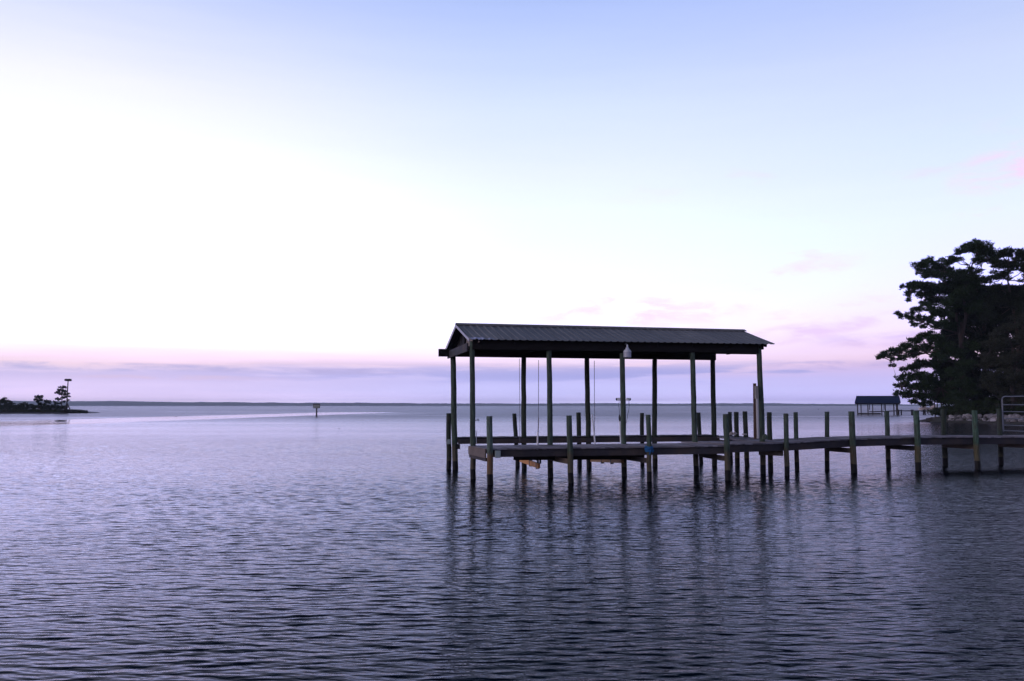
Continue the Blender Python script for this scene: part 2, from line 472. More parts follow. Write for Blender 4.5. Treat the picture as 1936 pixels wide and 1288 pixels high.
# ------------------------------------------------------------------ water, far shore
# one sheet: finely rippled near the camera, flat and bump mapped far away
def wave_height(X, Y, sp_):
    rng = np.random.default_rng(5)
    Z = np.zeros_like(X)
    comps = []
    n = 64
    for i in range(n):
        lam = 0.075 * (0.42 / 0.075) ** ((i + rng.random()) / n)
        th = rng.normal() * (0.14 if lam > 0.25 else 0.22) + 0.02
        slope = 0.0175 * (0.6 + 0.8 * rng.random()) * (1.15 if lam < 0.22 else (0.85 if lam < .34 else 0.5))
        comps.append((lam, th, slope, rng.random() * 6.283))
    # patches where the ripples are stronger or weaker
    g1 = 0.5 + 0.5 * np.sin(X * 0.31 + Y * 0.55 + 1.3 * np.sin(X * 0.13 - Y * 0.21)) * np.sin(X * 0.17 - Y * 0.43 + 2.0)
    g2 = 0.5 + 0.5 * np.sin(X * 0.71 - Y * 0.35 + 0.8 * np.sin(Y * 0.5)) * np.sin(X * 0.27 + Y * 0.91)
    g3 = 0.85 + 0.30 * np.sin(X * 0.061 + Y * 0.113 + 1.7 * np.sin(X * 0.035 + 1) + 0.8 * np.sin(Y * 0.09)) * np.sin(Y * 0.21 - X * 0.043 + 0.6)
    for i, (lam, th, slope, ph) in enumerate(comps):
        k = 2 * math.pi / lam
        f = np.clip((lam / sp_ - 2.2) / 1.6, 0, 1)
        if not f.any(): continue
        a = slope / k * (0.78 + 0.45 * (g1 if i % 2 else g2)) * g3
        arg = k * (math.sin(th) * X + math.cos(th) * Y) + ph + 0.35 * np.sin(X * 0.9 + i) + 0.3 * np.sin(Y * 0.6 + 2 * i)
        Z += f * a * (np.sin(arg) + 0.18 * np.cos(2 * arg))
    return Z
rows = [3.2]
while rows[-1] < 170.0:
    rows.append(rows[-1] + max(0.015, 0.0016 * rows[-1]))
rows = np.array(rows)
NC = 820
tx = np.linspace(-0.80, 0.80, NC)
GX = rows[:, None] * tx[None, :]
GY = np.repeat(rows[:, None], NC, 1)
SPc = np.repeat((np.maximum(0.015, 0.0016 * rows))[:, None], NC, 1)
GZ = wave_height(GX, GY, SPc)
edge = np.clip((0.80 - np.abs(tx)) / 0.03, 0, 1)[None, :] * np.clip((170.0 - rows) / 40.0, 0, 1)[:, None] * np.clip((rows - 3.2) / 0.3, 0, 1)[:, None]
GZ = GZ * edge
GX[0], GY[0] = rows[0] * tx, rows[0]
nr_, nc_ = GX.shape
co = np.stack([GX, GY, GZ], -1).reshape(-1, 3)
R = 22000.0
x3, y3, xf, yf_ = 0.8 * rows[0], rows[0], 0.8 * rows[-1], rows[-1]
outer = np.array([(-R, -R, 0), (R, -R, 0), (R, R, 0), (-R, R, 0), (-x3, y3, 0), (x3, y3, 0), (xf, yf_, 0), (-xf, yf_, 0)], float)
base_i = len(co)
co = np.concatenate([co, outer])
ii = np.arange(nr_ - 1)[:, None] * nc_ + np.arange(nc_ - 1)[None, :]
quads = np.stack([ii, ii + 1, ii + nc_ + 1, ii + nc_], -1).reshape(-1, 4)
oq = np.array([(0, 1, 5, 4), (1, 2, 6, 5), (2, 3, 7, 6), (3, 0, 4, 7)]) + base_i
quads = np.concatenate([quads, oq])
wm = bpy.data.meshes.new('water')
wm.vertices.add(len(co)); wm.vertices.foreach_set('co', co.astype(np.float32).ravel())
wm.loops.add(quads.size); wm.loops.foreach_set('vertex_index', quads.astype(np.int32).ravel())
wm.polygons.add(len(quads)); wm.polygons.foreach_set('loop_start', np.arange(0, quads.size, 4, dtype=np.int32))
wm.polygons.foreach_set('loop_total', np.full(len(quads), 4, dtype=np.int32))
wm.polygons.foreach_set('use_smooth', np.ones(len(quads), dtype=bool))
wm.materials.append(M['water']); wm.update(calc_edges=True)
wob = bpy.data.objects.new('water', wm); COL.objects.link(wob)
tag(wob, kind='structure')

FAR = 5200.0
shore_px = [(-1500, 756), (-400, 757), (0, 757.5), (200, 758.5), (360, 760), (600, 761.4), (850, 762.4), (1150, 762.7), (1450, 762.6), (1480, 762.2),
            (1600, 764.2), (1936, 764), (2500, 763), (3400, 762)]
mb = MB()
xs = np.linspace(-1500, 3400, 1400)
tops = np.interp(xs, [p[0] for p in shore_px], [p[1] for p in shore_px])
jit = 0.55 * RNG.random(len(xs)) + 0.5 * np.sin(xs * 0.021) * np.sin(xs * 0.0057 + 1)
prev = None
vs, fs = [], []
for i, (x, y) in enumerate(zip(xs, tops + jit * 0.8 + 0.9 * np.interp(xs, np.linspace(-1500, 3400, 260), RNG.random(260)) - 0.5)):
    a = at(x, HOR, FAR)
    t = at(x, y, FAR)
    Xw = a.x
    hgt = max(t.z, 3.0)
    vs += [(Xw, FAR - 30, -1.0), (Xw, FAR - 20, hgt * 0.75), (Xw, FAR + 60, hgt), (Xw, FAR + 400, hgt * 0.9), (Xw, FAR + 420, -1.0)]
    if i:
        o = (i - 1) * 5
        for k in range(4):
            fs.append((o + k, o + 5 + k, o + 6 + k, o + 1 + k))
mb.add(vs, fs)
tag(mb.build('far_shore', M['seabed']), 'low blue wooded shore along the whole horizon', None, kind='structure')

# ------------------------------------------------------------------ boat shed
ANG = math.radians(11.0)
U = Vector((math.cos(ANG), math.sin(ANG), 0)); V = Vector((-math.sin(ANG), math.cos(ANG), 0))
P1 = at(926, 912, 24.0); P1.z = 0

def on_row(x, off, y=890):
    """depth where photo column x meets the row 'off' metres behind the front row"""
    o = P1 + V * off
    k = at(x, y, 1.0).x
    s = (k * o.y - o.x) / (U.x - k * U.y)
    return o.y + s * U.y

shed = thing('boat_shed', (P1.x, P1.y, 0), 'open boat shed on tall posts with grey ribbed metal gable roof over its own dock', 'boathouse')

def post(name, mat, parent, pts, D, r, n=14, label=None, wob=0.009):
    """round timber through photo points (x, y) at depth D, carried down below the water"""
    P = [at(x, y, D) for x, y in pts]
    d = (P[-1] - P[-2]); d = d / abs(d.z) if abs(d.z) > 0.1 else Vector((0, 0, -1))
    bot = P[-1] + d * (P[-1].z + 1.6)
    P.append(bot)
    fine, rad = [], []
    for a, b_ in zip(P[:-1], P[1:]):
        k = max(2, int((a - b_).length / 0.35))
        for i in range(k):
            fine.append(a.lerp(b_, i / k))
    fine.append(P[-1])
    for i, p in enumerate(fine):
        q = i / (len(fine) - 1)
        p.x += random.uniform(-wob, wob); p.y += random.uniform(-wob, wob)
        rad.append(r * (0.95 + 0.10 * q) * random.uniform(0.985, 1.02))
    top = fine[0]
    fine = [top + Vector((0, 0, 0.0)), top - Vector((0, 0, 0.012))] + fine[1:]
    rad = [rad[0] * 0.93, rad[0]] + rad[1:]
    mb = MB(); mb.tube(fine, rad, n)
    o = mb.build(name, mat, parent, smooth=True)
    if label: o['label'] = label
    return o

OFF1, OFF2, OFFG = 1.90, 5.75, 6.95
# tall posts, near row
near = [(894, [(893, 645.5), (893.7, 780), (894.5, 890)]), (1040, [(1038.3, 663), (1039.5, 800), (1041, 890)]),
        (1179, [(1176.6, 668), (1178.6, 820), (1180.5, 890)]), (1314, [(1308.6, 661), (1313, 820), (1315.8, 880)]),
        (1441, [(1434.3, 654), (1441, 820), (1442.5, 890)])]
for k, (x, pts) in enumerate(near):
    D = on_row(x, OFF1)
    post('post', M['pile'] if k != 0 else M['pile_green'] if False else M['pile'], shed, pts, D, 0.5 * 10.2 * D / F)
# tall posts, far row
far = [(859, [(856.5, 671), (858.6, 800), (860.3, 870)]), (991, [(990, 676), (990.6, 830), (991, 870)]), (1113, [(1109.3, 678), (1112.6, 820), (1113.7, 870)]),
       (1238, [(1237.6, 680), (1237.4, 820), (1238.2, 870)]), (1350, [(1347.6, 679), (1349.6, 820), (1350.5, 870)])]
for k, (x, pts) in enumerate(far):
    D = on_row(x, OFF2, 870)
    post('post', M['pile'] if k == 0 else M['pile_dark'], shed, pts, D, 0.5 * (10.8 if k == 0 else 9.6) * D / F)
# short piles front row
fr = [(926, 787, 925, 926.5, 11.6, 'pile_rust', 'mooring pile at the front corner with rusty orange lower half'), (1077, 785.6, 1076, 1079, 11.0, 'pile', None), (1227, 784.2, 1225.6, 1227.8, 9.6, 'pile', None),
      (1375, 783, 1371.8, 1375.8, 11.0, 'pile', None)]
for x, yt, xt, xb, w, mt, lab in fr:
    D = on_row(x, 0.0)
    post('pile', M[mt], shed, [(xt, yt), ((xt + xb) / 2 + 0.4, 850), (xb, 895)], D, 0.5 * w * D / F, label=lab)
# short piles behind the far row and round the right-hand end
gr = [(848, 781.5, 848.2, 848.6, 9.6, OFFG - 1.0), (976, 782, 972.8, 978, 8.2, OFFG), (1094, 780, 1093.7, 1095.6, 9.0, OFFG), (1214, 781, 1213.5, 1214.6, 8.0, OFFG),
      (1323, 780, 1320.8, 1325.5, 8.0, OFFG), (1380.5, 779, 1380, 1381.5, 7.6, OFFG - .2), (1393, 779, 1391.8, 1394, 9.2, OFF2 - .3), (1411, 778, 1408.6, 1412, 9.2, OFF2 - .5), (1455, 779.5, 1454.5, 1456.6, 9.6, OFF1 + 0.9)]
for x, yt, xt, xb, w, off in gr:
    D = on_row(x, off, 870)
    post('pile', M['pile_dark'], shed, [(xt, yt), ((xt + xb) / 2, 830), (xb, 868)], D, 0.5 * w * D / F)

# decks ------------------------------------------------------------
def planked(name, a, b, c, d, mat, parent, pitch=0.145, gap=0.008, th=0.038, jag=0.022):
    """boards laid across a strip: a->b the front edge, d->c the back edge"""
    mb = MB()
    n = max(1, int((b - a).length / pitch))
    for i in range(n):
        g = gap / pitch
        t0, t1 = i / n + g / (2 * n), (i + 1) / n - g / (2 * n)
        f0, f1, k0, k1 = a.lerp(b, t0), a.lerp(b, t1), d.lerp(c, t0), d.lerp(c, t1)
        w = (k0 - f0).normalized()
        j = random.uniform(-jag, jag); j2 = random.uniform(-jag, jag); dz = Vector((0, 0, random.uniform(-.005, .006)))
        T = [f0 + w * j + dz, f1 + w * j + dz, k1 + w * j2 + dz, k0 + w * j2 + dz]
        B = [p - Vector((0, 0, th)) for p in T]
        mb.hexa(B + T)
    return mb.build(name, mat, parent)

def zat(x, y, off, yref=None):
    D = on_row(x, off, y)
    return at(x, y, D)
dz0 = Vector((0, 0, 0))
A0 = at(920.5, 848.4, on_row(920.5, 0.05)); A1 = at(1374, 842.8, on_row(1374, 0.05))
ZD0, ZD1 = A0.z, A1.z
Bk0 = A0 + V * 1.95; Bk1 = A1 + V * 1.95
Bk0 = at(889.5, 837.6, Bk0.y); Bk0.z = ZD0
planked('deck', A0, A1, Bk1, Bk0, M['deck'], shed)
# stringers along the front and back of the near walk
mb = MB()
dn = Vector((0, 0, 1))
def stringer(mbx, a, b, h=0.185, w=0.05, drop=0.066, segs=3):  # default drop leaves a slot below the boards, shaped to read as shadow
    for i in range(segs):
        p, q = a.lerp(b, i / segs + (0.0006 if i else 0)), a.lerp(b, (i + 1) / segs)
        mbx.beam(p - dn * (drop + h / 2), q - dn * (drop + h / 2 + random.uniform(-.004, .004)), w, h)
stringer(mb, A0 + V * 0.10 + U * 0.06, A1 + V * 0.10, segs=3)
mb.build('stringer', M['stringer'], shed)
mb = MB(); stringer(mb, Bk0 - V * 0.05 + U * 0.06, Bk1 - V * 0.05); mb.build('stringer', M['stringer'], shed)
# mid ledger hanging lower under the walk
mb = MB()
la, lb_ = at(971, 862.0, on_row(971, 1.0)), at(1216, 861.5, on_row(1216, 1.0))
mb.beam(la - dn * 0.065, lb_ - dn * 0.05, 0.06, 0.13); mb.build('ledger', M['beam'], shed)
# end boards at the left
mb = MB()
e0, e1 = at(888.5, 838, Bk0.y - 0.03), at(920.0, 848.5, A0.y + 0.03)
e0.z = ZD0 - 0.01; e1.z = ZD0 - 0.01
mb.beam(e0 - U * 0.03 - dn * 0.13, e1 - U * 0.03 - dn * 0.13, 0.045, 0.26)
eb = mb.build('end_board', M['fascia'], shed)
eb['label'] = 'pale split end board at the left end of the dock'
mb = MB(); mb.beam(e0 - U * 0.0 - dn * 0.31, e1 - dn * 0.31, 0.05, 0.10); mb.build('end_board', M['stringer'], shed)
# crossbeams under the near walk, from tall post to front pile
for (xa, ya), (xb, yb) in (((1033, 862.5), (1074, 868.5)), ((1172, 861), (1224, 867)), ((1322, 857.5), (1371, 863.0))):
    mb = MB()
    a = at(xa, ya, on_row(xa, OFF1) - 0.16); b_ = at(xb, yb, on_row(xb, 0.0) + 0.02)
    a.z = b_.z = 0.5 * (a.z + b_.z)
    mb.beam(a - dn * 0.035, b_ - dn * 0.06, 0.05, 0.15); mb.build('crossbeam', M['fascia'] if xa < 1100 else M['stringer'], shed)
# black piece beside the corner pile
# far walk
C0 = at(866, 828.2, on_row(866, OFF2 - 0.08, 828)); C1 = at(1360, 823.4, on_row(1360, OFF2 - 0.08, 823))
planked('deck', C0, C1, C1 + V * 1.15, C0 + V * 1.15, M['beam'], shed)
mb = MB(); stringer(mb, C0, C1, h=0.17, drop=0.042); mb.build('stringer', M['stringer'], shed)
mb = MB(); stringer(mb, C0 + V * 1.12, C1 + V * 1.12, h=0.17, drop=0.042); mb.build('stringer', M['stringer'], shed)
mb = MB()
mb.beam(at(866.5, 840, on_row(862, OFF2 - .1, 840)), at(866.5, 849, on_row(862, OFF2 - .1, 840)), 0.12, 0.12, Vector((1, 0, 0))); mb.build('bracket', M['beam'], shed)
# cross walk at the right-hand end
E_ = at(1441.5, 890, on_row(1441, OFF1)); E_.z = ZD1
Q0 = E_ + U * 0.16 + V * 0.34; Q1 = Q0 + U * 1.25
Q2 = Q1 + V * 4.6; Q3 = Q0 + V * 4.6
planked('deck', Q0, Q3 + dn * 0.05, Q2 + dn * 0.05, Q1, M['deck'], shed)
mb = MB(); stringer(mb, Q0 + U * .04 - dn * .01, Q3 + U * .04 + dn * .02, h=0.19); mb.build('stringer', M['stringer'], shed)
mb = MB(); stringer(mb, Q1 - U * .04 - dn * .01, Q2 - U * .04 + dn * .02, h=.19); mb.build('stringer', M['stringer'], shed)

# roof -------------------------------------------------------------
NL = at(888, 642.6, 25.45); NR = at(1466, 649.8, 27.35)
RL = at(862.5, 614.2, 27.85); RR = at(1405, 626.2, 29.95)
FL = at(843, 660.5, 30.25); FR = RR * 2 - NR; FR.z = at(1365, 662, 32.4).z
zn = 0.5 * (NL.z + NR.z); NL.z = zn + .005; NR.z = zn - .005
def rib_sheet(mb, a, b, c, d, pitch=0.225, rh=0.018, rw=0.05, th=0.012):
    """ribbed metal: a->b along the eave, d->c along the ridge"""
    L = (b - a).length
    n = int(L / pitch)
    ts, hs = [], []
    for i in range(n + 1):
        t = i / n
        e = rw / L
        for dt, h in ((-e, 0), (-e * 0.45, rh), (e * 0.45, rh), (e, 0)):
            if 0 <= t + dt <= 1:
                ts.append(t + dt); hs.append(h)
    nrm = (b - a).cross(d - a).normalized()
    vs, fs = [], []
    for t, h in zip(ts, hs):
        e, r = a.lerp(b, t), d.lerp(c, t)
        m1 = e.lerp(r, 0.5) - nrm * 0.008 * (1 + math.sin(t * 31))
        for p in (e, m1, r):
            vs.append(p + nrm * h); vs.append(p - nrm * th + nrm * h)
    for i in range(len(ts) - 1):
        o = i * 6
        for k in (0, 2):
            fs.append((o + k, o + 6 + k, o + 8 + k, o + 2 + k))
            fs.append((o + k + 1, o + k + 3, o + 9 + k, o + 7 + k))
        fs.append((o, o + 1, o + 7, o + 6))
        fs.append((o + 4, o + 10, o + 11, o + 5))
    fs.append((0, 2, 3, 1)); fs.append((2, 4, 5, 3))
    o = (len(ts) - 1) * 6
    fs.append((o, o + 1, o + 3, o + 2)); fs.append((o + 2, o + 3, o + 5, o + 4))
    mb.add(vs, fs)
mb = MB()
rib_sheet(mb, NL, NR, RR, RL)
rib_sheet(mb, FR, FL, RL, RR)
roof = mb.build('roof', M['roof'], shed)
# ridge cap
mb = MB()
sn = (NL - RL).normalized(); sf = (FL - RL).normalized()
up = Vector((0, 0, 1))
vs, fs = [], []
for e, ss in ((RL - U * 0.02, 0), (RR + U * 0.05, 1)):
    for p in (e + sn * 0.17 + up * 0.02, e + sn * 0.16 + up * 0.045, e + up * 0.065, e + sf * 0.16 + up * 0.045, e + sf * 0.17 + up * 0.02):
        vs.append(p)
for k in range(4): fs.append((k, k + 5, k + 6, k + 1))
mb.add(vs, fs)
mb.build('ridge_cap', M['roof'], roof)
# rake flashing down the near left edge and right edge
mb = MB()
mb.beam(RL - U * 0.012 - up * .03, NL - U * 0.012 - up * .03, 0.02, 0.09)
mb.beam(RL - U * 0.012 - up * .04, FL - U * 0.012 - up * .04, 0.02, 0.12)
mb.build('rake_board', M['cable'], roof)
# rafters and purlins under the sheets
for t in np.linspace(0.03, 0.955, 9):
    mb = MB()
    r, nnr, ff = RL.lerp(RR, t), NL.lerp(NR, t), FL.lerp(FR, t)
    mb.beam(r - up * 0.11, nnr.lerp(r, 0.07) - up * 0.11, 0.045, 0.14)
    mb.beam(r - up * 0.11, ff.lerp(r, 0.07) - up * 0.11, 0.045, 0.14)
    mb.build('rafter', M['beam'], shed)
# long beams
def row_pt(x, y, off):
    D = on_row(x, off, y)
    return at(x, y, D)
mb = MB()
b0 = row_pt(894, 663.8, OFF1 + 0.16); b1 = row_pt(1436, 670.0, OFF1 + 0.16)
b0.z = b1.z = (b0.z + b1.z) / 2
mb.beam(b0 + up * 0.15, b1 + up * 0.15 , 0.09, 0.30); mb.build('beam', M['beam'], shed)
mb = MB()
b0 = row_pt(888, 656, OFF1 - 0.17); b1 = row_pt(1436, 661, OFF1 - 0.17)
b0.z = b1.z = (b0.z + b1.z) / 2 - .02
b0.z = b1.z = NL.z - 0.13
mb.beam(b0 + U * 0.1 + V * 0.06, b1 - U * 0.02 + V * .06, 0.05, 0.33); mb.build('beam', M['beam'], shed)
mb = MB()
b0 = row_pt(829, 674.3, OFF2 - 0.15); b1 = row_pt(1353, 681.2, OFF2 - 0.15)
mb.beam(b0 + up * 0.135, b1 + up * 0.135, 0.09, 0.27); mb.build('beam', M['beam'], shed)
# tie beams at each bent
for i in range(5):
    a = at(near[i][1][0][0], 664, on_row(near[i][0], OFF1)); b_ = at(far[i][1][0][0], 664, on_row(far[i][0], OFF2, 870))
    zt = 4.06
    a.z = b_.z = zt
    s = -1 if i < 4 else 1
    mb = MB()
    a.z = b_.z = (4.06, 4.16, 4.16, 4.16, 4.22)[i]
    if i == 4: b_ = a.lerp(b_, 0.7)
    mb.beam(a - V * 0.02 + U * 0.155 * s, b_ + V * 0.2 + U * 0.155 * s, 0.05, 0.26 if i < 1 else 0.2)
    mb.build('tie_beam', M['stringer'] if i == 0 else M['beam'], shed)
# gable siding (left end) near half, darker boards beyond
gx = 0.30
g = [NL + U * gx + V * 0.38, FL + U * gx - V * 0.38]
apex = RL + U * gx - up * 0.075
s0 = g[0].copy(); s0.z = NL.z - 0.03; bz = 4.195
def slope_z(t): return (NL.z - 0.06) * (1 - t) + (RL.z - 0.10) * t
mb = MB()
n = 12
base_n = NL + U * gx + V * 0.10
for i in range(n):                     # vertical boards from the near eave up towards the apex
    t0, t1 = i / n * 0.86, (i + 0.96) / n * 0.86
    p0 = (NL + U * gx).lerp(RL + U * gx, t0); p1 = (NL + U * gx).lerp(RL + U * gx, t1)
    z0, z1 = slope_z(t0) , slope_z(t1)
    th = U * 0.015
    q = [Vector((p0.x, p0.y, bz)), Vector((p1.x, p1.y, bz))]
    T = [Vector((p0.x, p0.y, max(z0, bz + .01))), Vector((p1.x, p1.y, max(z1, bz + .01)))]
    mb.hexa([q[0] - th, q[1] - th, q[1] + th, q[0] + th, T[0] - th, T[1] - th, T[1] + th, T[0] + th])
gp = mb.build('gable_siding', M['ply'], shed)
gp['label'] = 'pale weathered plywood closing the near half of the left gable'
mb = MB()
for i in range(4):
    t0, t1 = i * 0.25, i * 0.25 + 0.235
    p0 = (FL + U * gx).lerp(RL + U * gx, 1 - t0); p1 = (FL + U * gx).lerp(RL + U * gx, 1 - t1)
    th = U * 0.015
    zt0 = p0.z - 0.1; zt1 = p1.z - 0.1
    q = [Vector((p0.x, p0.y, 4.2)), Vector((p1.x, p1.y, 4.2))]
    T = [Vector((p0.x, p0.y, max(zt0, 4.21))), Vector((p1.x, p1.y, max(zt1, 4.21)))]
    mb.hexa([q[0] - th, q[1] - th, q[1] + th, q[0] + th, T[0] - th, T[1] - th, T[1] + th, T[0] + th])
mb.build('gable_siding', M['beam'], shed)
# rafter tail poking out at the right
mb = MB(); mb.beam(at(1438, 651.5, 27.7), at(1449, 654, 27.5), 0.05, 0.09); mb.build('rafter_tail', M['beam'], shed)

# ------------------------------------------------------------------ pier to the shore
pier = thing('pier', (9, 27.5, 0), 'weathered plank pier on round piles running right to the shore', 'pier')
fx = [1376, 1487, 1613, 1735, 1847, 1950]
fD = [25.75, 27.0, 28.2, 29.0, 29.7, 30.3]
fy = [839.8, 837.0, 829.8, 826.6, 826.0, 826.2]
front = [at(x, y, D) for x, y, D in zip(fx, fy, fD)]
last = front[-1]
dirn = (front[-1] - front[-3]); dirn.z = 0; dirn.normalize()
for k in (3.0, 6.5, 10.0, 14.0, 18.0):
    front.append(last + dirn * k)
tang = []
for i in range(len(front)):
    d = front[min(i + 1, len(front) - 1)] - front[max(i - 1, 0)]
    d.z = 0; tang.append(d.normalized())
perp = [Vector((-t.y, t.x, 0)) for t in tang]
backn = [p + q * (2.15 if i == 0 else 1.75) for i, (p, q) in enumerate(zip(front, perp))]
for i in range(len(front) - 1):
    planked('deck', front[i], front[i + 1], backn[i + 1], backn[i], M['deck'], pier)
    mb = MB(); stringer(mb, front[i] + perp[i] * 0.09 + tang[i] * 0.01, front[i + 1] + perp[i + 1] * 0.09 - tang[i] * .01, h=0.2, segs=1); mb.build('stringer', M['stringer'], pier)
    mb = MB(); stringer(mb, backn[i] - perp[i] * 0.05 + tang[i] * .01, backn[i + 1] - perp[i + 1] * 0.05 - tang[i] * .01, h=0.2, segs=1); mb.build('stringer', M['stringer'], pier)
fp = [(1487, 782, 1486, 1487.5, 9.4, 'pile'), (1613, 778, 1609.8, 1614.2, 11.6, 'pile'), (1735, 777, 1732, 1736.2, 11.0, 'pile_green'), (1847, 776, 1842.5, 1847.6, 10.2, 'pile_green'),
      (1960, 776, 1957, 1961, 10.5, 'pile')]
for (x, yt, xt, xb, w, mt), D in zip(fp, [26.95, 28.15, 28.95, 29.65, 30.3]):
    post('pile', M[mt], pier, [(xt, yt), ((xt + xb) / 2, 832), (xb, 878)], D - 0.02, 0.5 * w * D / F)
bp = [(1504, 779.5, 1504, 1506.5, 8.4, 29.0, 'pile'), (1564, 778.5, 1563.4, 1564, 8.6, 29.6, 'pile'), (1678, 777, 1676.4, 1679.8, 8.9, 30.4, 'pile'), (1784, 774, 1783, 1786.5, 9.6, 31.2, 'pile_dark'),
      (1890, 773, 1889.4, 1892.5, 9.2, 31.9, 'pile_dark')]
for x, yt, xt, xb, w, D, mt in bp:
    post('pile', M[mt], pier, [(xt, yt), ((xt + xb) / 2, 832), (xb, 872)], D, 0.5 * w * D / F)
for i in range(6, len(front) - 1):
    for p in (front[i] - perp[i] * 0.1, backn[i] + perp[i] * 0.12):
        mb = MB(); mb.tube([(p.x, p.y, 1.95), (p.x + .01, p.y, 0.8), (p.x, p.y, -1.2)], [0.095, .1, .103], 14); mb.build('pile', M['pile'], pier, smooth=True)
# caps between pile pairs
caps = [((1432, 850.5), 27.6, (1483, 858), 27.05), ((1557, 847.5), 29.5, (1612, 848.5), 28.3), ((1671, 843.2), 30.3, (1734, 844.6), 29.1),
        ((1778, 841.2), 31.1, (1846, 841.4), 29.8), ((1884, 839.5), 31.8, (1960, 841), 30.4)]
for (xa, ya), Da, (xb, yb), Db in caps:
    a, b_ = at(xa, ya, Da), at(xb, yb, Db)
    z = 0.5 * (a.z + b_.z); a.z = b_.z = z
    mb = MB(); mb.beam(a - dn * 0.03 + Vector((0, -0.14, 0)), b_ - dn * 0.05 + Vector((0, .12, 0)), 0.07, 0.16); mb.build('cap_beam', M['fascia'] if xa > 1750 or xa < 1600 else M['stringer'], pier)

# gate across the pier
ga = at(1897.5, 815, 32.05)
pg = perp[4]
gz0 = ga.z; gz1 = at(1896, 750, 32.05).z
gate = thing('pier_gate', (ga.x, ga.y, gz0), 'galvanised tube gate with six rails standing across the pier at the right edge', 'gate')
gl = 1.55
def gp_(s, z): return Vector((ga.x, ga.y, z)) - pg * s
mb = MB()
rc = 0.14
arc = [gp_(rc - rc * math.cos(t), gz1 - rc + rc * math.sin(t)) for t in np.linspace(0, math.pi / 2, 6)]
arc2 = [gp_(gl - rc + rc * math.sin(t), gz1 - rc + rc * math.cos(t)) for t in np.linspace(0, math.pi / 2, 6)]
mb.tube([gp_(0, gz0 - 0.02)] + arc + arc2 + [gp_(gl, gz0 - 0.02)], 0.024, 10)
mb.build('frame', M['galv'], gate, smooth=True)
for yy in (765.5, 778.5, 791.5, 804, 814.3):
    z = at(1896, yy, 32.05).z
    mb = MB(); mb.tube([gp_(0.01, z), gp_(gl - 0.01, z)], 0.019, 8); mb.build('rail', M['galv'], gate, smooth=True)

# ------------------------------------------------------------------ boat lift
lift = thing('boat_lift', at(1050, 870, 27.5).xy.to_3d(), 'empty boat lift with orange beams hung on cables beside white guide poles', 'boat lift')
def board(a, b_, w, h, mat, name, parent):
    mb = MB(); mb.beam(a, b_, w, h); return mb.build(name, mat, parent)
c1a, c1b = at(1019, 881.0, 25.95), at(984, 868.8, 29.0)
cb = board(c1a, c1b, 0.08, 0.15, M['bunk'], 'cradle_beam', lift); cb['label'] = 'bright orange lift beam'
c2a, c2b = at(1177, 871.8, 26.3), at(1118, 869.5, 29.2)
cb2 = board(c2a, c2b, 0.08, 0.13, M['bunk_pale'], 'cradle_beam', lift)
for c_a, c_b, ts in ((c1a, c1b, (0.42, 0.08)), (c2a, c2b, (0.32, 0.62))):
    for t in ts:
        p = c_a.lerp(c_b, t)
        mb = MB(); mb.box(p + Vector((0, 0, -.01)), (0.10, 0.07, 0.2), ANG); mb.build('bracket', M['black'], lift)
# pulley block at the near end of the orange beam
p = at(1017, 868.5, 25.9)
mb = MB(); mb.box(p, (0.05, 0.08, 0.16)); mb.tube([p + Vector((-.03, 0, -.03)), p + Vector((.03, 0, -.03))], 0.07, 12); pl = mb.build('pulley', M['black'], lift)
mb = MB(); mb.tube([at(1014.5, 862, 25.85), at(1013.5, 871, 25.85)], 0.022, 8); mb.build('hook', M['pvc'], lift)
mb = MB(); mb.tube([at(1021.5, 867, 25.9), at(1021.5, 877, 25.9)], 0.03, 8); mb.build('hook', M['black'], lift)
# cables
for (xt, yt, xb, yb, D, r) in ((1018.3, 681, 1017.6, 872, 25.98, 0.009), (1123.6, 682, 1124.5, 868, 27.6, 0.009), (982, 678, 983, 866, 29.05, 0.008), (1119.5, 681, 1118.5, 868, 29.1, 0.008)):
    if xt == 1119.5: continue
    mb = MB(); mb.tube([at(xt, yt, D), at(xb, yb, D)], r, 6); mb.build('cable', M['cable'], lift)
# guide poles (white pipe sleeves)
mb = MB(); mb.tube([at(1018.3, 790, 25.95), at(1017.2, 820, 25.95)], 0.016, 8); mb.build('guide_rod', M['cable'], lift)
mb = MB(); mb.tube([at(1016.8, 817, 25.94), at(1015.6, 850, 25.94), at(1014.8, 868, 25.94)], 0.024, 10); mb.build('guide_pole', M['pvc'], lift, smooth=True)
mb = MB(); mb.tube([at(1119.5, 784, 26.9), at(1125, 838, 26.9), at(1127, 860, 26.9)], 0.024, 10); mb.build('guide_pole', M['pvc'], lift, smooth=True)

# ------------------------------------------------------------------ small fittings
# lamp under the eave
lc = at(1186, 664, 25.95)
lamp = thing('eave_lamp', lc, 'white bell shaped security lamp hanging under the front eave above a post', 'lamp')
s = 25.95 / F
mb = MB(); mb.lathe(at(1186, 660.5, 25.95), [(0.001, .155), (0.02, .15), (0.024, .12), (0.028, .06), (0.05, .045), (0.062, .0), (0.10, -.03), (0.122, -.07), (0.125, -0.09)], 24)
mb.build('housing', M['white'], lamp, smooth=True)
mb = MB(); mb.lathe(at(1186, 665.9, 25.95), [(0.124, 0.0), (0.118, -.06), (0.122, -.13), (0.128, -.16), (0.10, -.175), (0.001, -.178)], 24)
mb.build('lens', simple('frosted_lens', (0.42, 0.43, 0.50), 0.35, 0, 0.1, 20), lamp, smooth=True)
mb = MB(); mb.tube([at(1186, 653.5, 25.95), at(1186, 651.5, 25.95), at(1184, 650.5, 26.2), at(1181, 651, 26.45)], 0.014, 8); mb.build('arm', M['black'], lamp)
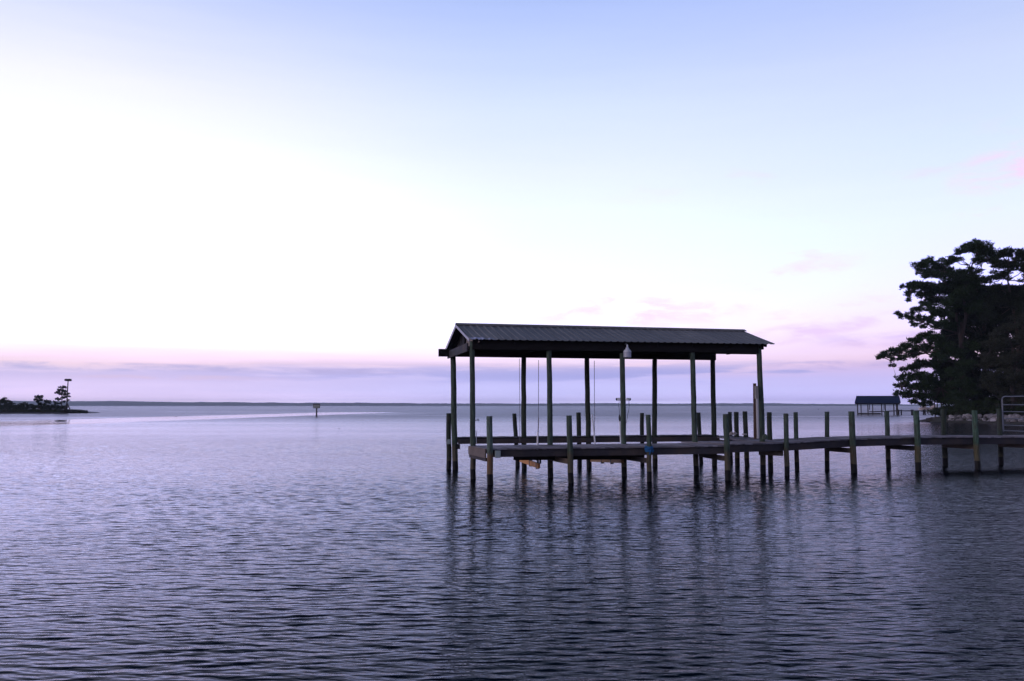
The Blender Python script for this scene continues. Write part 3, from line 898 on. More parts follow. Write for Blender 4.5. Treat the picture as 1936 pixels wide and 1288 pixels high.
# floodlights
for nm, xc, sgn, lab in (('floodlight', 1169.8, -1, 'small white floodlight on the left side of the post below the lamp'),
                         ('floodlight', 1187.2, 1, 'small white floodlight on the right side of the post below the lamp')):
    c = at(xc, 755, 26.05)
    t = thing(nm, c, lab, 'floodlight', 'twin floodlights on the lamp post')
    mb = MB(); mb.box(c, (0.10, 0.10, 0.085), 0.2 * sgn); mb.box(c + Vector((sgn * -0.04, 0.02, -.03)), (.06, .05, .03)); mb.build('housing', M['white'], t, bevel=0.01)
    mb = MB(); mb.lathe((0, 0, 0), [(0.001, 0.0), (0.04, 0.01), (0.045, 0.03), (0.03, .045), (0.001, 0.05)], 14)
    # turn the lathe to face outwards
    mb.v = [(c.x + sgn * (0.045 + z), c.y + x, c.z + y) for x, y, z in mb.v]
    mb.build('lens', M['black'], t, smooth=True)
    mb = MB()
    if sgn > 0:
        path = [at(1189, 757, 26.05), at(1189.5, 766, 26.05), at(1188.8, 776, 26.05), at(1186.5, 784, 26.05), at(1186, 791, 26.05), at(1184, 800, 26.05)]
    else:
        path = [at(1170.5, 759, 26.05), at(1170, 768, 26.05), at(1170.8, 776, 26.05), at(1171, 786, 26.05)]
    mb.tube(path, 0.007, 6); mb.build('wire', M['black'], t)
# plug and white conduit on the left side of that post
c = at(1171.6, 796, 26.02)
t = thing('power_conduit', c, 'white conduit with a black plug on the left side of the lamp post', 'conduit')
mb = MB(); mb.tube([at(1171.8, 795, 26.02), at(1173.4, 837, 26.02)], 0.02, 10); mb.build('pipe', M['pvc'], t, smooth=True)
mb = MB(); mb.tube([at(1171.2, 784, 26.0), at(1171.3, 788, 26.0), at(1171.6, 793, 26.0), at(1171.8, 797, 26.0)], [0.015, 0.032, 0.034, 0.02], 10); mb.build('plug', M['black'], t, smooth=True)

# small vane-like fitting on the corner post
c = at(903.5, 794, 25.8)
t = thing('rod_holder', c, 'small dark forked rod holder on an arm of the left front post', 'rod holder')
mb = MB(); mb.tube([at(898.5, 795, 25.85), at(903.5, 794, 25.8)], 0.010, 6); mb.build('arm', M['black'], t)
for dx_, dy_ in ((2.8, 2.2), (0.8, -2.6), (-3, .8)):
    mb = MB(); mb.tube([c, at(903.5 + dx_, 794 + dy_, 25.78)], [0.02, 0.006], 6); mb.build('prong', M['black'], t)
mb = MB(); mb.tube([at(900.3, 815, 25.84), at(900.6, 838, 25.84)], 0.012, 6)
tag(mb.build('drain_pipe', M['pvc']), 'thin white pipe standing beside the left front post', 'pipe')

def panel_box(name, x, y, w, h, D, depth, mat, label, cat):
    c = at(x, y, D)
    t = thing(name, c, label, cat)
    W, Hh = w * D / F, h * D / F
    mb = MB(); mb.box(c, (W, depth, Hh), ANG); mb.build('case', mat, t, bevel=0.008)
    mb = MB(); mb.box(c - V * (depth / 2 + 0.006), (W * 0.82, 0.012, Hh * 0.86), ANG); mb.build('cover', mat, t, bevel=0.003)
    return t
panel_box('junction_box', 941, 859, 10.6, 13.5, 24.0, 0.07, M['greybox'], 'pale grey box fixed to the dock edge beside the rusty corner pile', 'junction box')
panel_box('junction_box', 849, 835.5, 5.5, 9, 29.0, 0.06, M['greybox'], 'small pale box on the short pile at the far left corner', 'junction box')

# blue rope wrapped round the third front pile
D = on_row(1227, 0.0)
rc_ = at(1226.8, 848, D)
t = thing('blue_rope', rc_, 'bright blue rope tied round a front pile at deck level', 'rope')
mb = MB()
for k, (dz_, rr, tl) in enumerate(((0.055, 0.103, .02), (0.028, 0.11, -.015), (0.0, 0.118, 0.012), (-0.03, 0.113, -.02), (-0.06, 0.102, 0.015), (-.085, .098, .0))):
    pts = [rc_ + Vector((rr * math.cos(a), rr * math.sin(a), dz_ + tl * math.sin(a + k) + 0.006 * math.sin(5 * a + k))) for a in np.linspace(0, 2 * math.pi, 22)]
    mb.tube(pts, 0.019, 8)
mb.build('coil', M['blue'], t, smooth=True)
mb = MB(); q = rc_ + Vector((0.04, -0.12, -0.02))
mb.tube([q, q + Vector((-.02, -.02, -.08)), q + Vector((-.05, 0, -.15)), q + Vector((-.02, .01, -.10))], 0.014, 8)
mb.tube([q + Vector((.03, 0, .02)), q + Vector((.09, .03, -.03)), q + Vector((.05, .01, -.09))], 0.014, 8)
mb.build('knot', M['blue'], t, smooth=True)

# power pedestal by the right-hand post
c = at(1427, 829, 27.55)
t = thing('power_pedestal', c, 'tall thin reddish post with grey panel and white pipe beside the right shed post', 'power pedestal')
mb = MB(); mb.beam(at(1426.7, 725, 27.6), at(1427.8, 830, 27.6), 0.085, 0.085, Vector((0, 1, 0))); mb.build('post', plank_mat('pedestal_wood', (0.13, 0.075, 0.06), 0.1), t)
mb = MB(); mb.box(at(1430.3, 742, 27.5), (0.11, 0.08, 0.42), ANG); mb.build('panel', simple('panel_grey', (0.28, 0.26, 0.24), 0.6, 0, .2, 9), t, bevel=0.006)
mb = MB(); mb.tube([at(1431.5, 754, 27.45), at(1433.5, 829, 27.45)], 0.045, 12); mb.build('pipe', simple('grey_pipe', (0.42, 0.42, 0.44), 0.5, 0, .1, 9), t, smooth=True)
# hump at the foot of that post
c = at(1446, 826, 27.3)
mb = MB(); mb.lathe(c + Vector((0, 0, -0.08)), [(0.11, 0), (0.10, .06), (0.07, .14), (.03, .17), (0.001, .175)], 12)
tag(mb.build('mooring_bollard', M['pile'], smooth=True), 'low rounded stump at the foot of the right shed post', 'stump')
# rope heap and white cleat board on the cross walk
c = at(1384, 820.5, 30.6)
t = thing('rope_heap', c, 'pale rope heaped on the far corner of the dock', 'rope')
mb = MB()
for k in range(5):
    pts = [c + Vector((-0.06 + 0.04 * k + 0.08 * math.cos(a), 0.06 * math.sin(a), -0.02 + 0.035 * (k % 3) + 0.02 * math.sin(3 * a + k))) for a in np.linspace(0, 2 * math.pi, 14)]
    mb.tube(pts, 0.014, 6)
mb.build('coil', M['rope'], t, smooth=True)
mb = MB(); mb.tube([c + Vector((.06, 0, .0)), c + Vector((.1, 0, .10)), c + Vector((.14, 0, .03))], 0.016, 6); mb.build('loop', M['rope'], t)
mb = MB(); mb.box(at(1407.5, 821.2, 30.4), (0.14, 0.12, 0.045), ANG)
tag(mb.build('dock_step', M['rope'], bevel=0.006), 'small pale block lying on the far end of the dock', 'block')

# ------------------------------------------------------------------ channel marker
D = water_D(788)
c = at(598.5, 788, D)
t = thing('channel_marker', (c.x, c.y, 0), 'white sign board on a single pile out in the bay', 'channel marker')
mb = MB(); mb.tube([(c.x, c.y, at(598, 772, D).z), (c.x, c.y, -1)], 0.15, 12); mb.build('pile', M['farwood'], t, smooth=True)
sc_ = at(598.5, 768.3, D)
mb = MB(); mb.box(sc_, (1.42, 0.05, 0.82)); mb.build('sign_border', M['cable'], t)
mb = MB(); mb.box(sc_ + Vector((0, -0.035, -.02)), (1.25, 0.02, 0.60)); mb.build('sign_board', simple('sign_white', (0.30, 0.32, 0.28), 0.6, 0, .15, 3), t)
mb = MB(); mb.box(sc_ + Vector((0, 0, .46)), (1.5, 0.12, 0.1)); mb.build('sign_cap', M['farwood'], t)

# crab trap floats
for x, y, lab in ((1547.5, 773.5, 'dark float on open water, the farther of two before the right hand shore'), (1548.5, 790.5, 'dark float on open water, the nearer of two seen left of a pier pile'),
                  (641, 810, 'tiny dark float alone in the middle of the bay'), (333, 787, 'tiny dark float in the calm slick on the left')):
    D = water_D(y + 1); c = at(x, y, D)
    r = 0.9 * D / F
    mb = MB(); mb.lathe((c.x, c.y, 0), [(0.001, r * 1.7), (r * .6, r * 1.4), (r, r * .5), (r, -r * .3), (0.001, -r)], 12)
    tag(mb.build('trap_float', M['black'], smooth=True), lab, 'float', 'crab trap floats')

# ------------------------------------------------------------------ foliage tools
def leaf_cloud(centres, radii, counts, size, flat=0.6, needle=0.35, seed=0, hang=0.0):
    """thousands of small pointed faces scattered through blobs; returns vert/face arrays"""
    rng = np.random.default_rng(seed)
    C = np.repeat(np.array(centres), counts, axis=0)
    Rr = np.repeat(np.array(radii), counts)
    n = len(C)
    d = rng.normal(size=(n, 3)); d /= np.linalg.norm(d, axis=1)[:, None]
    rad = rng.random(n) ** 0.60 * rng.uniform(0.9, 1.38, n)
    # lumps inside each blob
    P = C + d * (Rr * rad)[:, None] * np.array([1, 1, flat])
    P[:, 2] += Rr * 0.12 * rng.normal(size=n)
    a = rng.normal(size=(n, 3)); a[:, 2] = np.abs(a[:, 2]) * 0.8 - hang; a /= np.linalg.norm(a, axis=1)[:, None]
    b = np.cross(a, rng.normal(size=(n, 3))); b /= np.linalg.norm(b, axis=1)[:, None] + 1e-9
    L = size * rng.uniform(0.6, 1.4, n)
    W = L * needle
    v0 = P - b * W[:, None] * 0.5
    v1 = P + b * W[:, None] * 0.5
    v2 = P + a * L[:, None]
    Vt = np.stack([v0, v1, v2], 1).reshape(-1, 3)
    return Vt

def tri_object(name, Vt, mat, parent):
    o0 = np.array(origin(parent)) if parent is not None else np.zeros(3)
    Vt = Vt - o0
    me = bpy.data.meshes.new(name)
    n = len(Vt)
    me.vertices.add(n); me.vertices.foreach_set('co', Vt.astype(np.float32).ravel())
    me.loops.add(n); me.loops.foreach_set('vertex_index', np.arange(n, dtype=np.int32))
    me.polygons.add(n // 3)
    me.polygons.foreach_set('loop_start', np.arange(0, n, 3, dtype=np.int32))
    me.polygons.foreach_set('loop_total', np.full(n // 3, 3, dtype=np.int32))
    me.materials.append(mat); me.update(calc_edges=True)
    o = bpy.data.objects.new(name, me); COL.objects.link(o)
    if parent is not None: o.parent = parent
    return o

def sub_tufts(centres, radii, k, seed, flat=0.55, frac=0.34):
    """break each blob into k small tufts lying mostly near its upper shell"""
    rng = np.random.default_rng(seed)
    cs, rs = [], []
    for c, r in zip(centres, radii):
        kk = max(3, int(k * (r / 1.5) ** 1.6))
        for _ in range(kk):
            d = rng.normal(size=3); d /= np.linalg.norm(d)
            q = rng.random() ** 0.5
            cs.append(np.array(c) + d * r * q * np.array([1, 1, flat]))
            rs.append(max(0.28, r * frac * rng.uniform(0.6, 1.3)))
    return cs, rs

def make_tree(name, label, cat, base, trunk, limbs, blobs, D, mat, seed, group=None, spread=3.0, size=0.32, tufts=34, per=72, flat=0.64, needle=0.42, trunk_r=0.35, hang=0.0, dense=1.0, fuller=1.0):
    """trunk/limbs: photo polylines (x, y[, dD]) ; blobs: (x, y, r px[, dD])"""
    t = thing(name, base, label, cat, group)
    rng = np.random.default_rng(seed)
    mb = MB()
    pts = [Vector((base[0], base[1], base[2] - 0.5))] + [at(x, y, D + (rest[0] if rest else 0)) for x, y, *rest in trunk]
    mb.tube(pts, [trunk_r * (1.25 if i == 0 else 1.0 - 0.75 * i / len(pts)) for i in range(len(pts))], 10)
    for lb in limbs:
        r0 = lb[0]
        pl_ = [at(x, y, D + (rest[0] if rest else 0)) for x, y, *rest in lb[1:]]
        mb.tube(pl_, [r0 * (1 - 0.75 * i / max(1, len(pl_) - 1)) for i in range(len(pl_))], 7)
    cs, rs = [], []
    for bl in blobs:
        x, y, r = bl[:3]
        dd = bl[3] if len(bl) > 3 else rng.uniform(-spread, spread)
        c = at(x, y, D + dd)
        cs.append(np.array(c)); rs.append(r * fuller * D / F)
    # twigs towards the blobs from the nearest limb point
    tz = [p for p in pts]
    for lb in limbs:
        tz += [at(x, y, D + (rest[0] if rest else 0)) for x, y, *rest in lb[1:]]
    for c, r in zip(cs, rs):
        cv = Vector(c)
        nearp = min(tz, key=lambda p: (p - cv).length + (0.6 * max(0, p.z - cv.z)))
        mid_ = nearp.lerp(cv, 0.55) + Vector((0, 0, -0.10 * (nearp - cv).length))
        mb.tube([nearp, mid_, cv], [0.09, 0.055, 0.02], 5, caps=False)
    mb.build('trunk', M['bark'], t, smooth=True)
    tc_, tr_ = sub_tufts(cs, rs, tufts, seed, flat)
    cnt = [max(10, int(per * dense * (r / 0.5) ** 1.7)) for r in tr_]
    Vt = leaf_cloud(tc_, tr_, cnt, size, 0.62, needle, seed + 1, hang)
    tri_object('crown', Vt, mat, t)
    return t

# ------------------------------------------------------------------ right shore
def ground_mesh(name, outline, top, mat, drop=-1.2, inset=1.2, kind='structure'):
    """land with a sloping edge: outline in plan (x, y)"""
    mb = MB()
    n = len(outline)
    cx = sum(p[0] for p in outline) / n; cy = sum(p[1] for p in outline) / n
    rings = []
    for f_, z in ((0, drop), (0.3, 0.02), (1.0, top * 0.7), (2.6, top)):
        ring = []
        for x, y in outline:
            dx_, dy_ = cx - x, cy - y
            L = math.hypot(dx_, dy_) + 1e-6
            ring.append((x + dx_ / L * inset * f_, y + dy_ / L * inset * f_, z))
        rings.append(ring)
    vs = [p for r in rings for p in r] + [(cx, cy, top + 0.3)]
    fs = []
    for i in range(3):
        for k in range(n):
            k2 = (k + 1) % n
            fs.append((i * n + k, i * n + k2, (i + 1) * n + k2, (i + 1) * n + k))
    for k in range(n):
        fs.append((3 * n + k, 3 * n + (k + 1) % n, 4 * n))
    mb.add(vs, fs)
    o = mb.build(name, mat)
    return tag(o, kind=kind)

tipD = 116.0
def wp(x, y):
    D = water_D(y); p = at(x, y, D); return (p.x, p.y)
sh = [wp(1743, 797.5), wp(1765, 798.4), wp(1800, 799.3), wp(1850, 800.4), wp(1900, 802), wp(1960, 804), (60, 78), (54, 60), (44, 44), (36, 33), (36, 22), (48, 8), (70, -20), (140, -30), (260, 20), (300, 160), (260, 300), (170, 300), (128, 226), (100, 175), (78, 145), (63, 125)]
ground_mesh('shore_land', sh, 0.75, M['land'], inset=1.6)

# riprap
def rock_mesh(seed, s):
    rng = random.Random(seed)
    bm_v = []
    import bmesh
    bm = bmesh.new()
    bmesh.ops.create_icosphere(bm, subdivisions=2, radius=1.0)
    dirs = [Vector((rng.uniform(-1, 1), rng.uniform(-1, 1), rng.uniform(-1, 1))).normalized() for _ in range(7)]
    offs = [rng.uniform(0.55, 0.85) for _ in range(7)]
    for v in bm.verts:
        for d, o in zip(dirs, offs):
            q = v.co.dot(d)
            if q > o: v.co -= d * (q - o)
        v.co.x *= s[0]; v.co.y *= s[1]; v.co.z *= s[2]
    me = bpy.data.meshes.new('rock'); bm.to_mesh(me); bm.free()
    me.materials.append(M['rock'])
    return me
rock_meshes = [rock_mesh(i, (0.55 + 0.1 * (i % 3), 0.45, 0.34 + 0.05 * (i % 2))) for i in range(7)]
rr = random.Random(5)
shore_line = [(1742, 797.0), (1765, 798.0), (1800, 798.8), (1850, 800.0), (1900, 801.2), (1960, 803.4)]
def shore_pt(x, row):
    y = float(np.interp(x, [p[0] for p in shore_line], [p[1] for p in shore_line]))
    D = water_D(y) + row * 0.7 - 0.15
    p = at(x, y, D)
    return p.x, D
nr = 0
for row in range(3):
    x = 1796.0 if row == 0 else 1800.0
    while x < 1958:
        X0, D0 = shore_pt(x, row)
        o = bpy.data.objects.new('shore_rock', rock_meshes[nr % 7])
        COL.objects.link(o)
        big = 1.0 if x > 1875 else 0.7
        sc = big * rr.uniform(0.75, 1.3)
        o.location = (X0 + rr.uniform(-.2, .2), D0 + rr.uniform(-.2, .2), 0.20 + row * 0.30 + rr.uniform(-.08, .12))
        o.rotation_euler = (rr.uniform(-.3, .3), rr.uniform(-.3, .3), rr.uniform(0, 6))
        o.scale = (sc, sc, sc * 1.05)
        tag(o, 'pale grey boulder in the low rock bank along the right hand shore', 'rock', 'boulders of the shore bank')
        nr += 1
        x += rr.uniform(9, 13) * big
# dark low point of rock at the tip
mb = MB()
dk = []
import bmesh
bm = bmesh.new()
for i in range(34):
    x = 1741 + 62 * (i / 33.0)
    hgt = np.interp(x, [1741, 1752, 1765, 1785, 1803], [0.12, 0.35, 0.6, 0.8, 0.75])
    D = water_D(797.6) + rr.uniform(-.5, 1.6)
    p = at(x, 790, D)
    q = bmesh.ops.create_icosphere(bm, subdivisions=2, radius=1.0)
    sx, sy, sz = rr.uniform(.6, 1.1), rr.uniform(.5, .9), hgt * rr.uniform(.7, 1.1)
    for v in q['verts']:
        k = 1 + 0.18 * math.sin(v.co.x * 5 + i) * math.cos(v.co.y * 4 + i * 2)
        v.co = Vector((p.x + v.co.x * sx * k, p.y + v.co.y * sy * k, v.co.z * sz * k + 0.05))
me = bpy.data.meshes.new('rock_point'); bm.to_mesh(me); bm.free(); me.materials.append(M['rock_dark'])
o = bpy.data.objects.new('rock_point', me); COL.objects.link(o)
tag(o, 'low dark point of wet stones ending the right hand shore', None, kind='structure')

# trees ------------------------------------------------------------
T1 = 124.0
b1 = at(1819, 790, T1); b1.z = 0.7
blobs1 = [(1826, 470, 15), (1842, 468, 17), (1858, 474, 19), (1812, 478, 9), (1872, 486, 17), (1884, 498, 11), (1848, 492, 12), (1838, 509, 9), (1852, 513, 8), (1815, 492, 6),
    (1742, 502, 14), (1757, 496, 13), (1770, 505, 15), (1792, 494, 14), (1803, 492, 10), (1737, 513, 9), (1762, 518, 15), (1750, 524, 9), (1787, 516, 17), (1812, 522, 18), (1835, 530, 20), (1805, 538, 18),
    (1716, 543, 11), (1731, 540, 13), (1748, 541, 14), (1768, 547, 18), (1790, 548, 18), (1722, 556, 11), (1745, 558, 12), (1822, 556, 19), (1850, 552, 18), (1800, 570, 17), (1770, 569, 16),
    (1716, 568, 6), (1748, 575, 11), (1737, 584, 10), (1765, 588, 16), (1788, 592, 15), (1726, 590, 9), (1842, 580, 18),
    (1699, 594, 7), (1709, 598, 9), (1722, 603, 10), (1738, 602, 11), (1755, 606, 12), (1728, 613, 8), (1745, 616, 8), (1775, 612, 14), (1795, 618, 14),
    (1664, 676, 7), (1675, 672, 10), (1688, 667, 12), (1702, 662, 12), (1716, 655, 12), (1729, 645, 12), (1744, 637, 11), (1757, 634, 12), (1772, 640, 15), (1690, 681, 7), (1705, 677, 10), (1722, 670, 13), (1740, 660, 14), (1757, 655, 14), (1688, 692, 5), (1787, 655, 17), (1776, 672, 17),
    (1712, 700, 9), (1725, 696, 11), (1742, 690, 13), (1760, 688, 14), (1702, 713, 9), (1716, 714, 12), (1735, 710, 14), (1752, 712, 14), (1697, 727, 8), (1710, 730, 12), (1727, 730, 13), (1746, 732, 15), (1768, 722, 17),
    (1698, 744, 9), (1715, 746, 11), (1733, 748, 12), (1752, 750, 13), (1772, 747, 14), (1725, 760, 9), (1742, 763, 9), (1758, 762, 9),
    (1812, 668, 15, -3.5), (1830, 690, 16, -3.5), (1806, 705, 15, -3.5), (1822, 725, 16, -3.5), (1840, 740, 15, -3), (1808, 748, 15, -3.5), (1825, 765, 14, -3), (1796, 730, 14, -2), (1790, 758, 13, -2), (1838, 655, 13, -3), (1776, 700, 14)]
limbs1 = [[0.26, (1818, 640), (1826, 600, -1), (1823, 560, -1), (1830, 530, 0), (1838, 500, 0), (1848, 478, 0)],
          [0.22, (1816, 645), (1809, 610, 1), (1806, 570, 1), (1800, 540, 1), (1790, 515, 1)],
          [0.11, (1806, 580, 1), (1785, 565, 0), (1750, 558, -1), (1722, 550, -1)],
          [0.11, (1800, 545, 1), (1775, 525, 0), (1750, 510, 0)],
          [0.12, (1812, 630, 1), (1780, 622, -1), (1745, 610, -2), (1705, 598, -2)],
          [0.15, (1818, 690), (1785, 680, -1), (1750, 668, -2), (1700, 668, -3), (1670, 676, -3)],
          [0.14, (1819, 720), (1780, 735, -1), (1740, 735, -2), (1705, 735, -2)],
          [0.10, (1826, 525), (1833, 502), (1841, 484)], [0.07, (1842, 520), (1856, 500), (1868, 490)], [0.10, (1823, 560, -1), (1845, 545), (1862, 530)]]
make_tree('pine_tree', 'tall forked pine leaning out over the water at the left end of the wooded shore', 'pine tree', b1, [(1820, 760), (1819, 700), (1817, 640), (1818, 610)], limbs1, blobs1, T1, M['needle'], 21, 'pines on the shore', spread=3.5, trunk_r=0.55, fuller=1.08, tufts=40)

T2 = 121.0
b2 = at(1925, 790, T2); b2.z = 0.9
blobs2 = [(1893, 482, 11), (1906, 479, 14), (1922, 480, 15), (1938, 484, 18), (1960, 478, 20), (1880, 500, 12), (1897, 500, 16), (1917, 502, 18), (1940, 505, 18), (1865, 530, 12), (1882, 522, 14), (1900, 522, 14), (1945, 525, 18),
    (1872, 545, 8), (1888, 543, 13), (1906, 545, 14), (1928, 550, 17), (1950, 555, 22), (1898, 565, 18), (1925, 575, 22), (1875, 575, 16), (1950, 590, 25), (1900, 595, 22), (1870, 600, 18), (1925, 610, 24), (1980, 520, 24), (1990, 570, 28), (1975, 620, 28), (2000, 660, 30)]
limbs2 = [[0.22, (1925, 640), (1915, 580), (1905, 530), (1908, 495)], [0.2, (1928, 650), (1940, 590), (1950, 530), (1955, 490)], [0.1, (1910, 560), (1890, 545), (1872, 535)]]
make_tree('pine_tree', 'dense dark pine with its top cut by the right edge of the picture', 'pine tree', b2, [(1926, 740), (1925, 660)], limbs2, blobs2, T2, M['needle2'], 33, 'pines on the shore', spread=3.0, trunk_r=0.5)

T3 = 128.0
b3 = at(1862, 790, T3); b3.z = 0.9
rb = random.Random(9)
blobs3 = []
for y in range(556, 790, 17):
    for x in range(1806 if y < 640 else 1786, 1990, 18):
        blobs3.append((x + rb.uniform(-8, 8), y + rb.uniform(-8, 8), rb.uniform(13, 19)))
make_tree('pine_tree', 'bushy dark pine standing behind the forked pine and filling the gap to its right', 'pine tree', b3, [(1862, 740), (1860, 640), (1862, 570)], [], blobs3, T3, M['needle2'], 44, 'pines on the shore', spread=4, trunk_r=0.45, size=0.6, per=26, needle=0.5)

T4 = 112.0
b4 = at(1915, 795, T4); b4.z = 0.9
blobs4 = [(1862, 690, 13), (1858, 672, 10), (1870, 650, 14), (1885, 632, 14), (1903, 620, 15), (1925, 608, 17), (1890, 655, 18), (1915, 645, 20), (1940, 640, 22), (1880, 680, 18), (1905, 680, 20), (1932, 680, 22),
    (1870, 712, 16), (1895, 712, 20), (1925, 715, 22), (1882, 735, 15), (1910, 742, 20), (1940, 745, 22), (1960, 600, 24), (1970, 650, 28), (1970, 710, 28), (1990, 760, 26), (1862, 732, 10), (1900, 765, 14), (1930, 770, 16)]
make_tree('oak_tree', 'grey green spreading oak in front of the pines at the right edge', 'oak tree', b4, [(1916, 760), (1912, 710), (1915, 660)], [[0.15, (1913, 720), (1890, 690), (1872, 665)], [0.15, (1914, 700), (1935, 660), (1950, 620)]], blobs4, T4, M['oak'], 55, None, spread=3, trunk_r=0.35, size=0.30, per=40, needle=0.55, flat=0.75, hang=0.6)

# further trees off to the right, out of view, added to darken the water's reflections
rs_ = random.Random(77)
for D_, x_, yt_, rx_, lab in ((92, 2240, 395, 130, 'broad dark pine on the shore just past the right edge of the picture'),
                              (74, 2420, 330, 165, 'tall pine on the near bend of the shore, well past the right edge'),
                              (56, 2640, 300, 210, 'nearest big pine where the pier meets the shore, out of the picture')):
    bb = at(x_, 790, D_); bb.z = 0.7
    bl_ = []
    for k in range(46):
        a_ = rs_.uniform(0, 6.283); q_ = rs_.random() ** 0.5
        bl_.append((x_ + rx_ * q_ * math.cos(a_), (yt_ + 760) / 2 + (760 - yt_) / 2 * q_ * math.sin(a_), 1.5 * F / D_, rs_.uniform(-4, 4)))
    make_tree('pine_tree', lab, 'pine tree', bb, [(x_, 700), (x_ + 6, (yt_ + 760) / 2), (x_, yt_ + 40)], [], bl_, D_, M['needle2'], int(x_), 'pines on the shore', spread=4, size=0.55, per=26, needle=0.5, trunk_r=0.4)

shrubs = [(1768, 782, [(1762, 780, 9), (1775, 778, 12), (1788, 778, 12), (1780, 788, 9)], 120, 'low leafy shrub at the left end of the wood above the dark stones'),
          (1808, 785, [(1800, 778, 12), (1815, 776, 14), (1805, 765, 12), (1822, 766, 13), (1818, 788, 9)], 117, 'rounded shrub below the forked pine trunk'),
          (1848, 785, [(1835, 778, 14), (1850, 770, 16), (1865, 776, 14), (1850, 786, 11), (1870, 762, 13)], 114, 'wide shrub in the middle of the dark bank'),
          (1885, 785, [(1882, 776, 14), (1898, 768, 14), (1905, 780, 12), (1890, 786, 9)], 110, 'shrub hanging over the pale boulders left of the gate'),
          (1935, 785, [(1920, 780, 11), (1935, 775, 14), (1950, 776, 16), (1965, 770, 18)], 107, 'shrub over the pale boulders behind the gate')]
for x, y, bl, D, lab in shrubs:
    bb = at(x, 790, D); bb.z = 0.6
    make_tree('shrub', lab, 'shrub', bb, [(x, y)], [], bl, D, M['shrub'], int(x), 'shrubs along the shore', spread=1.5, size=0.26, per=44, needle=0.5, trunk_r=0.10, flat=0.8)

# ------------------------------------------------------------------ far boat shed and piers
DF = water_D(785.5)
def fz(y, D=DF): return at(968, y, D).z
def px(x, D=DF): return at(x, 780, D).x
fs_ = thing('boat_shed', (px(1660), DF, 0), 'distant small boat shed with a dark blue metal roof', 'boathouse')
wd = 5.0
xl, xr = px(1617.5), px(1702)
zr, ze = fz(748.3), fz(762.3)
mb = MB()
ym, yn, yf = DF + 2.5, DF - 0.7, DF + 5.7
tl = 0.06
skw = at(1660, 780, 1.0).x
mb.add([(px_ + (py_ - DF) * skw, py_, pz_) for px_, py_, pz_ in [(xl - .15, yn, ze), (xr + .2, yn, ze), (xr, ym, zr), (xl + .25, ym, zr), (xl - .15, yf, ze), (xr + .2, yf, ze),
        (xl - .15, yn, ze - tl), (xr + .2, yn, ze - tl), (xr, ym, zr - tl), (xl + .25, ym, zr - tl), (xl - .15, yf, ze - tl), (xr + .2, yf, ze - tl)]],
       [(0, 1, 2, 3), (3, 2, 5, 4), (6, 9, 8, 7), (9, 10, 11, 8), (0, 6, 7, 1), (4, 5, 11, 10), (0, 3, 9, 6), (3, 4, 10, 9), (1, 7, 8, 2), (2, 8, 11, 5)])
mb.build('roof', M['farroof'], fs_)
mb = MB(); mb.beam((xl, DF, ze - 0.2), (xr, DF, ze - .2), 0.1, 0.25); mb.beam((xl + 5 * skw, DF + 5, ze - 0.2), (xr + 5 * skw, DF + 5, ze - .2), 0.1, 0.25); mb.build('beam', M['farwood'], fs_)
for x, row in ((1621.5, 0), (1641, 0), (1667, 0), (1690, 0), (1697, 0), (1628, 1), (1650, 1), (1674, 1), (1695, 1)):
    mb = MB(); Y = DF + (5 if row else 0)
    Xp = at(x, 775, Y).x
    mb.tube([(Xp, Y, ze - .1), (Xp, Y, -1)], 0.13 if not row else .11, 8); mb.build('post', M['farwood'], fs_)
for x in (1644, 1671.5):
    mb = MB(); p0, p1 = at(x, 765, DF + 2.5), at(x, 775, DF + 2.5); mb.tube([p0, p1], .09, 6); mb.build('lift_cable', M['farwood'], fs_)
mb = MB(); mb.box(((px(1622) + px(1662)) / 2, DF - .3, fz(782.6)), (px(1662) - px(1622), 1.2, 0.38)); mb.build('deck', M['farwood'], fs_)
mb = MB(); mb.beam((px(1645) + 4.5 * skw, DF + 4.5, fz(779)), (px(1702) + 4.5 * skw, DF + 4.5, fz(777)), 1.2, 0.2); mb.build('deck', M['farwood'], fs_)
fp_ = thing('pier', (px(1740), DF + 4, 0), 'distant thin pier running from the blue roofed shed to the wooded shore', 'pier')
pa, pb = Vector((px(1702) + 4.5 * skw, DF + 4.5, fz(777.3))), Vector((at(1800, 780, DF + 14).x, DF + 14, fz(777.3)))
mb = MB(); mb.beam(pa, pb, 1.4, 0.2); mb.build('deck', M['farwood'], fp_)
for x in (1699, 1704, 1723.5, 1726, 1746, 1749, 1768, 1771, 1790):
    Y = DF + 4 + (x - 1700) * 0.1
    Xp = at(x, 778, Y).x
    mb = MB(); mb.tube([(Xp, Y, fz(775)), (Xp, Y, -1)], 0.16, 8); mb.build('pile', M['farwood'], fp_)
# covered slip beyond with a pale hull
D2 = 236.0
cs_ = thing('covered_slip', (at(1770, 780, D2).x, D2, 0), 'distant flat roofed slip on thin posts glimpsed between the branches', 'boathouse')
mb = MB(); a, b_ = at(1765, 752, D2), at(1792, 752, D2); mb.beam(a, b_, 5.0, 0.3); mb.build('roof', M['farwood'], cs_)
for x in (1766.5, 1771.5, 1779, 1788):
    mb = MB(); q = at(x, 752, D2 - 2.3); mb.tube([q, (q.x, q.y, -1)], 0.14, 8); mb.build('post', M['farwood'], cs_)
mb = MB(); a, b_ = at(1744, 777.5, D2), at(1792, 777.5, D2); mb.beam(a, b_, 2.0, 0.3); mb.build('deck', M['farwood'], cs_)
for x in (1748, 1754, 1760, 1766, 1774):
    mb = MB(); q = at(x, 774, D2 - .9); mb.tube([q, (q.x, q.y, -1)], 0.16, 8); mb.build('pile', M['farwood'], cs_)
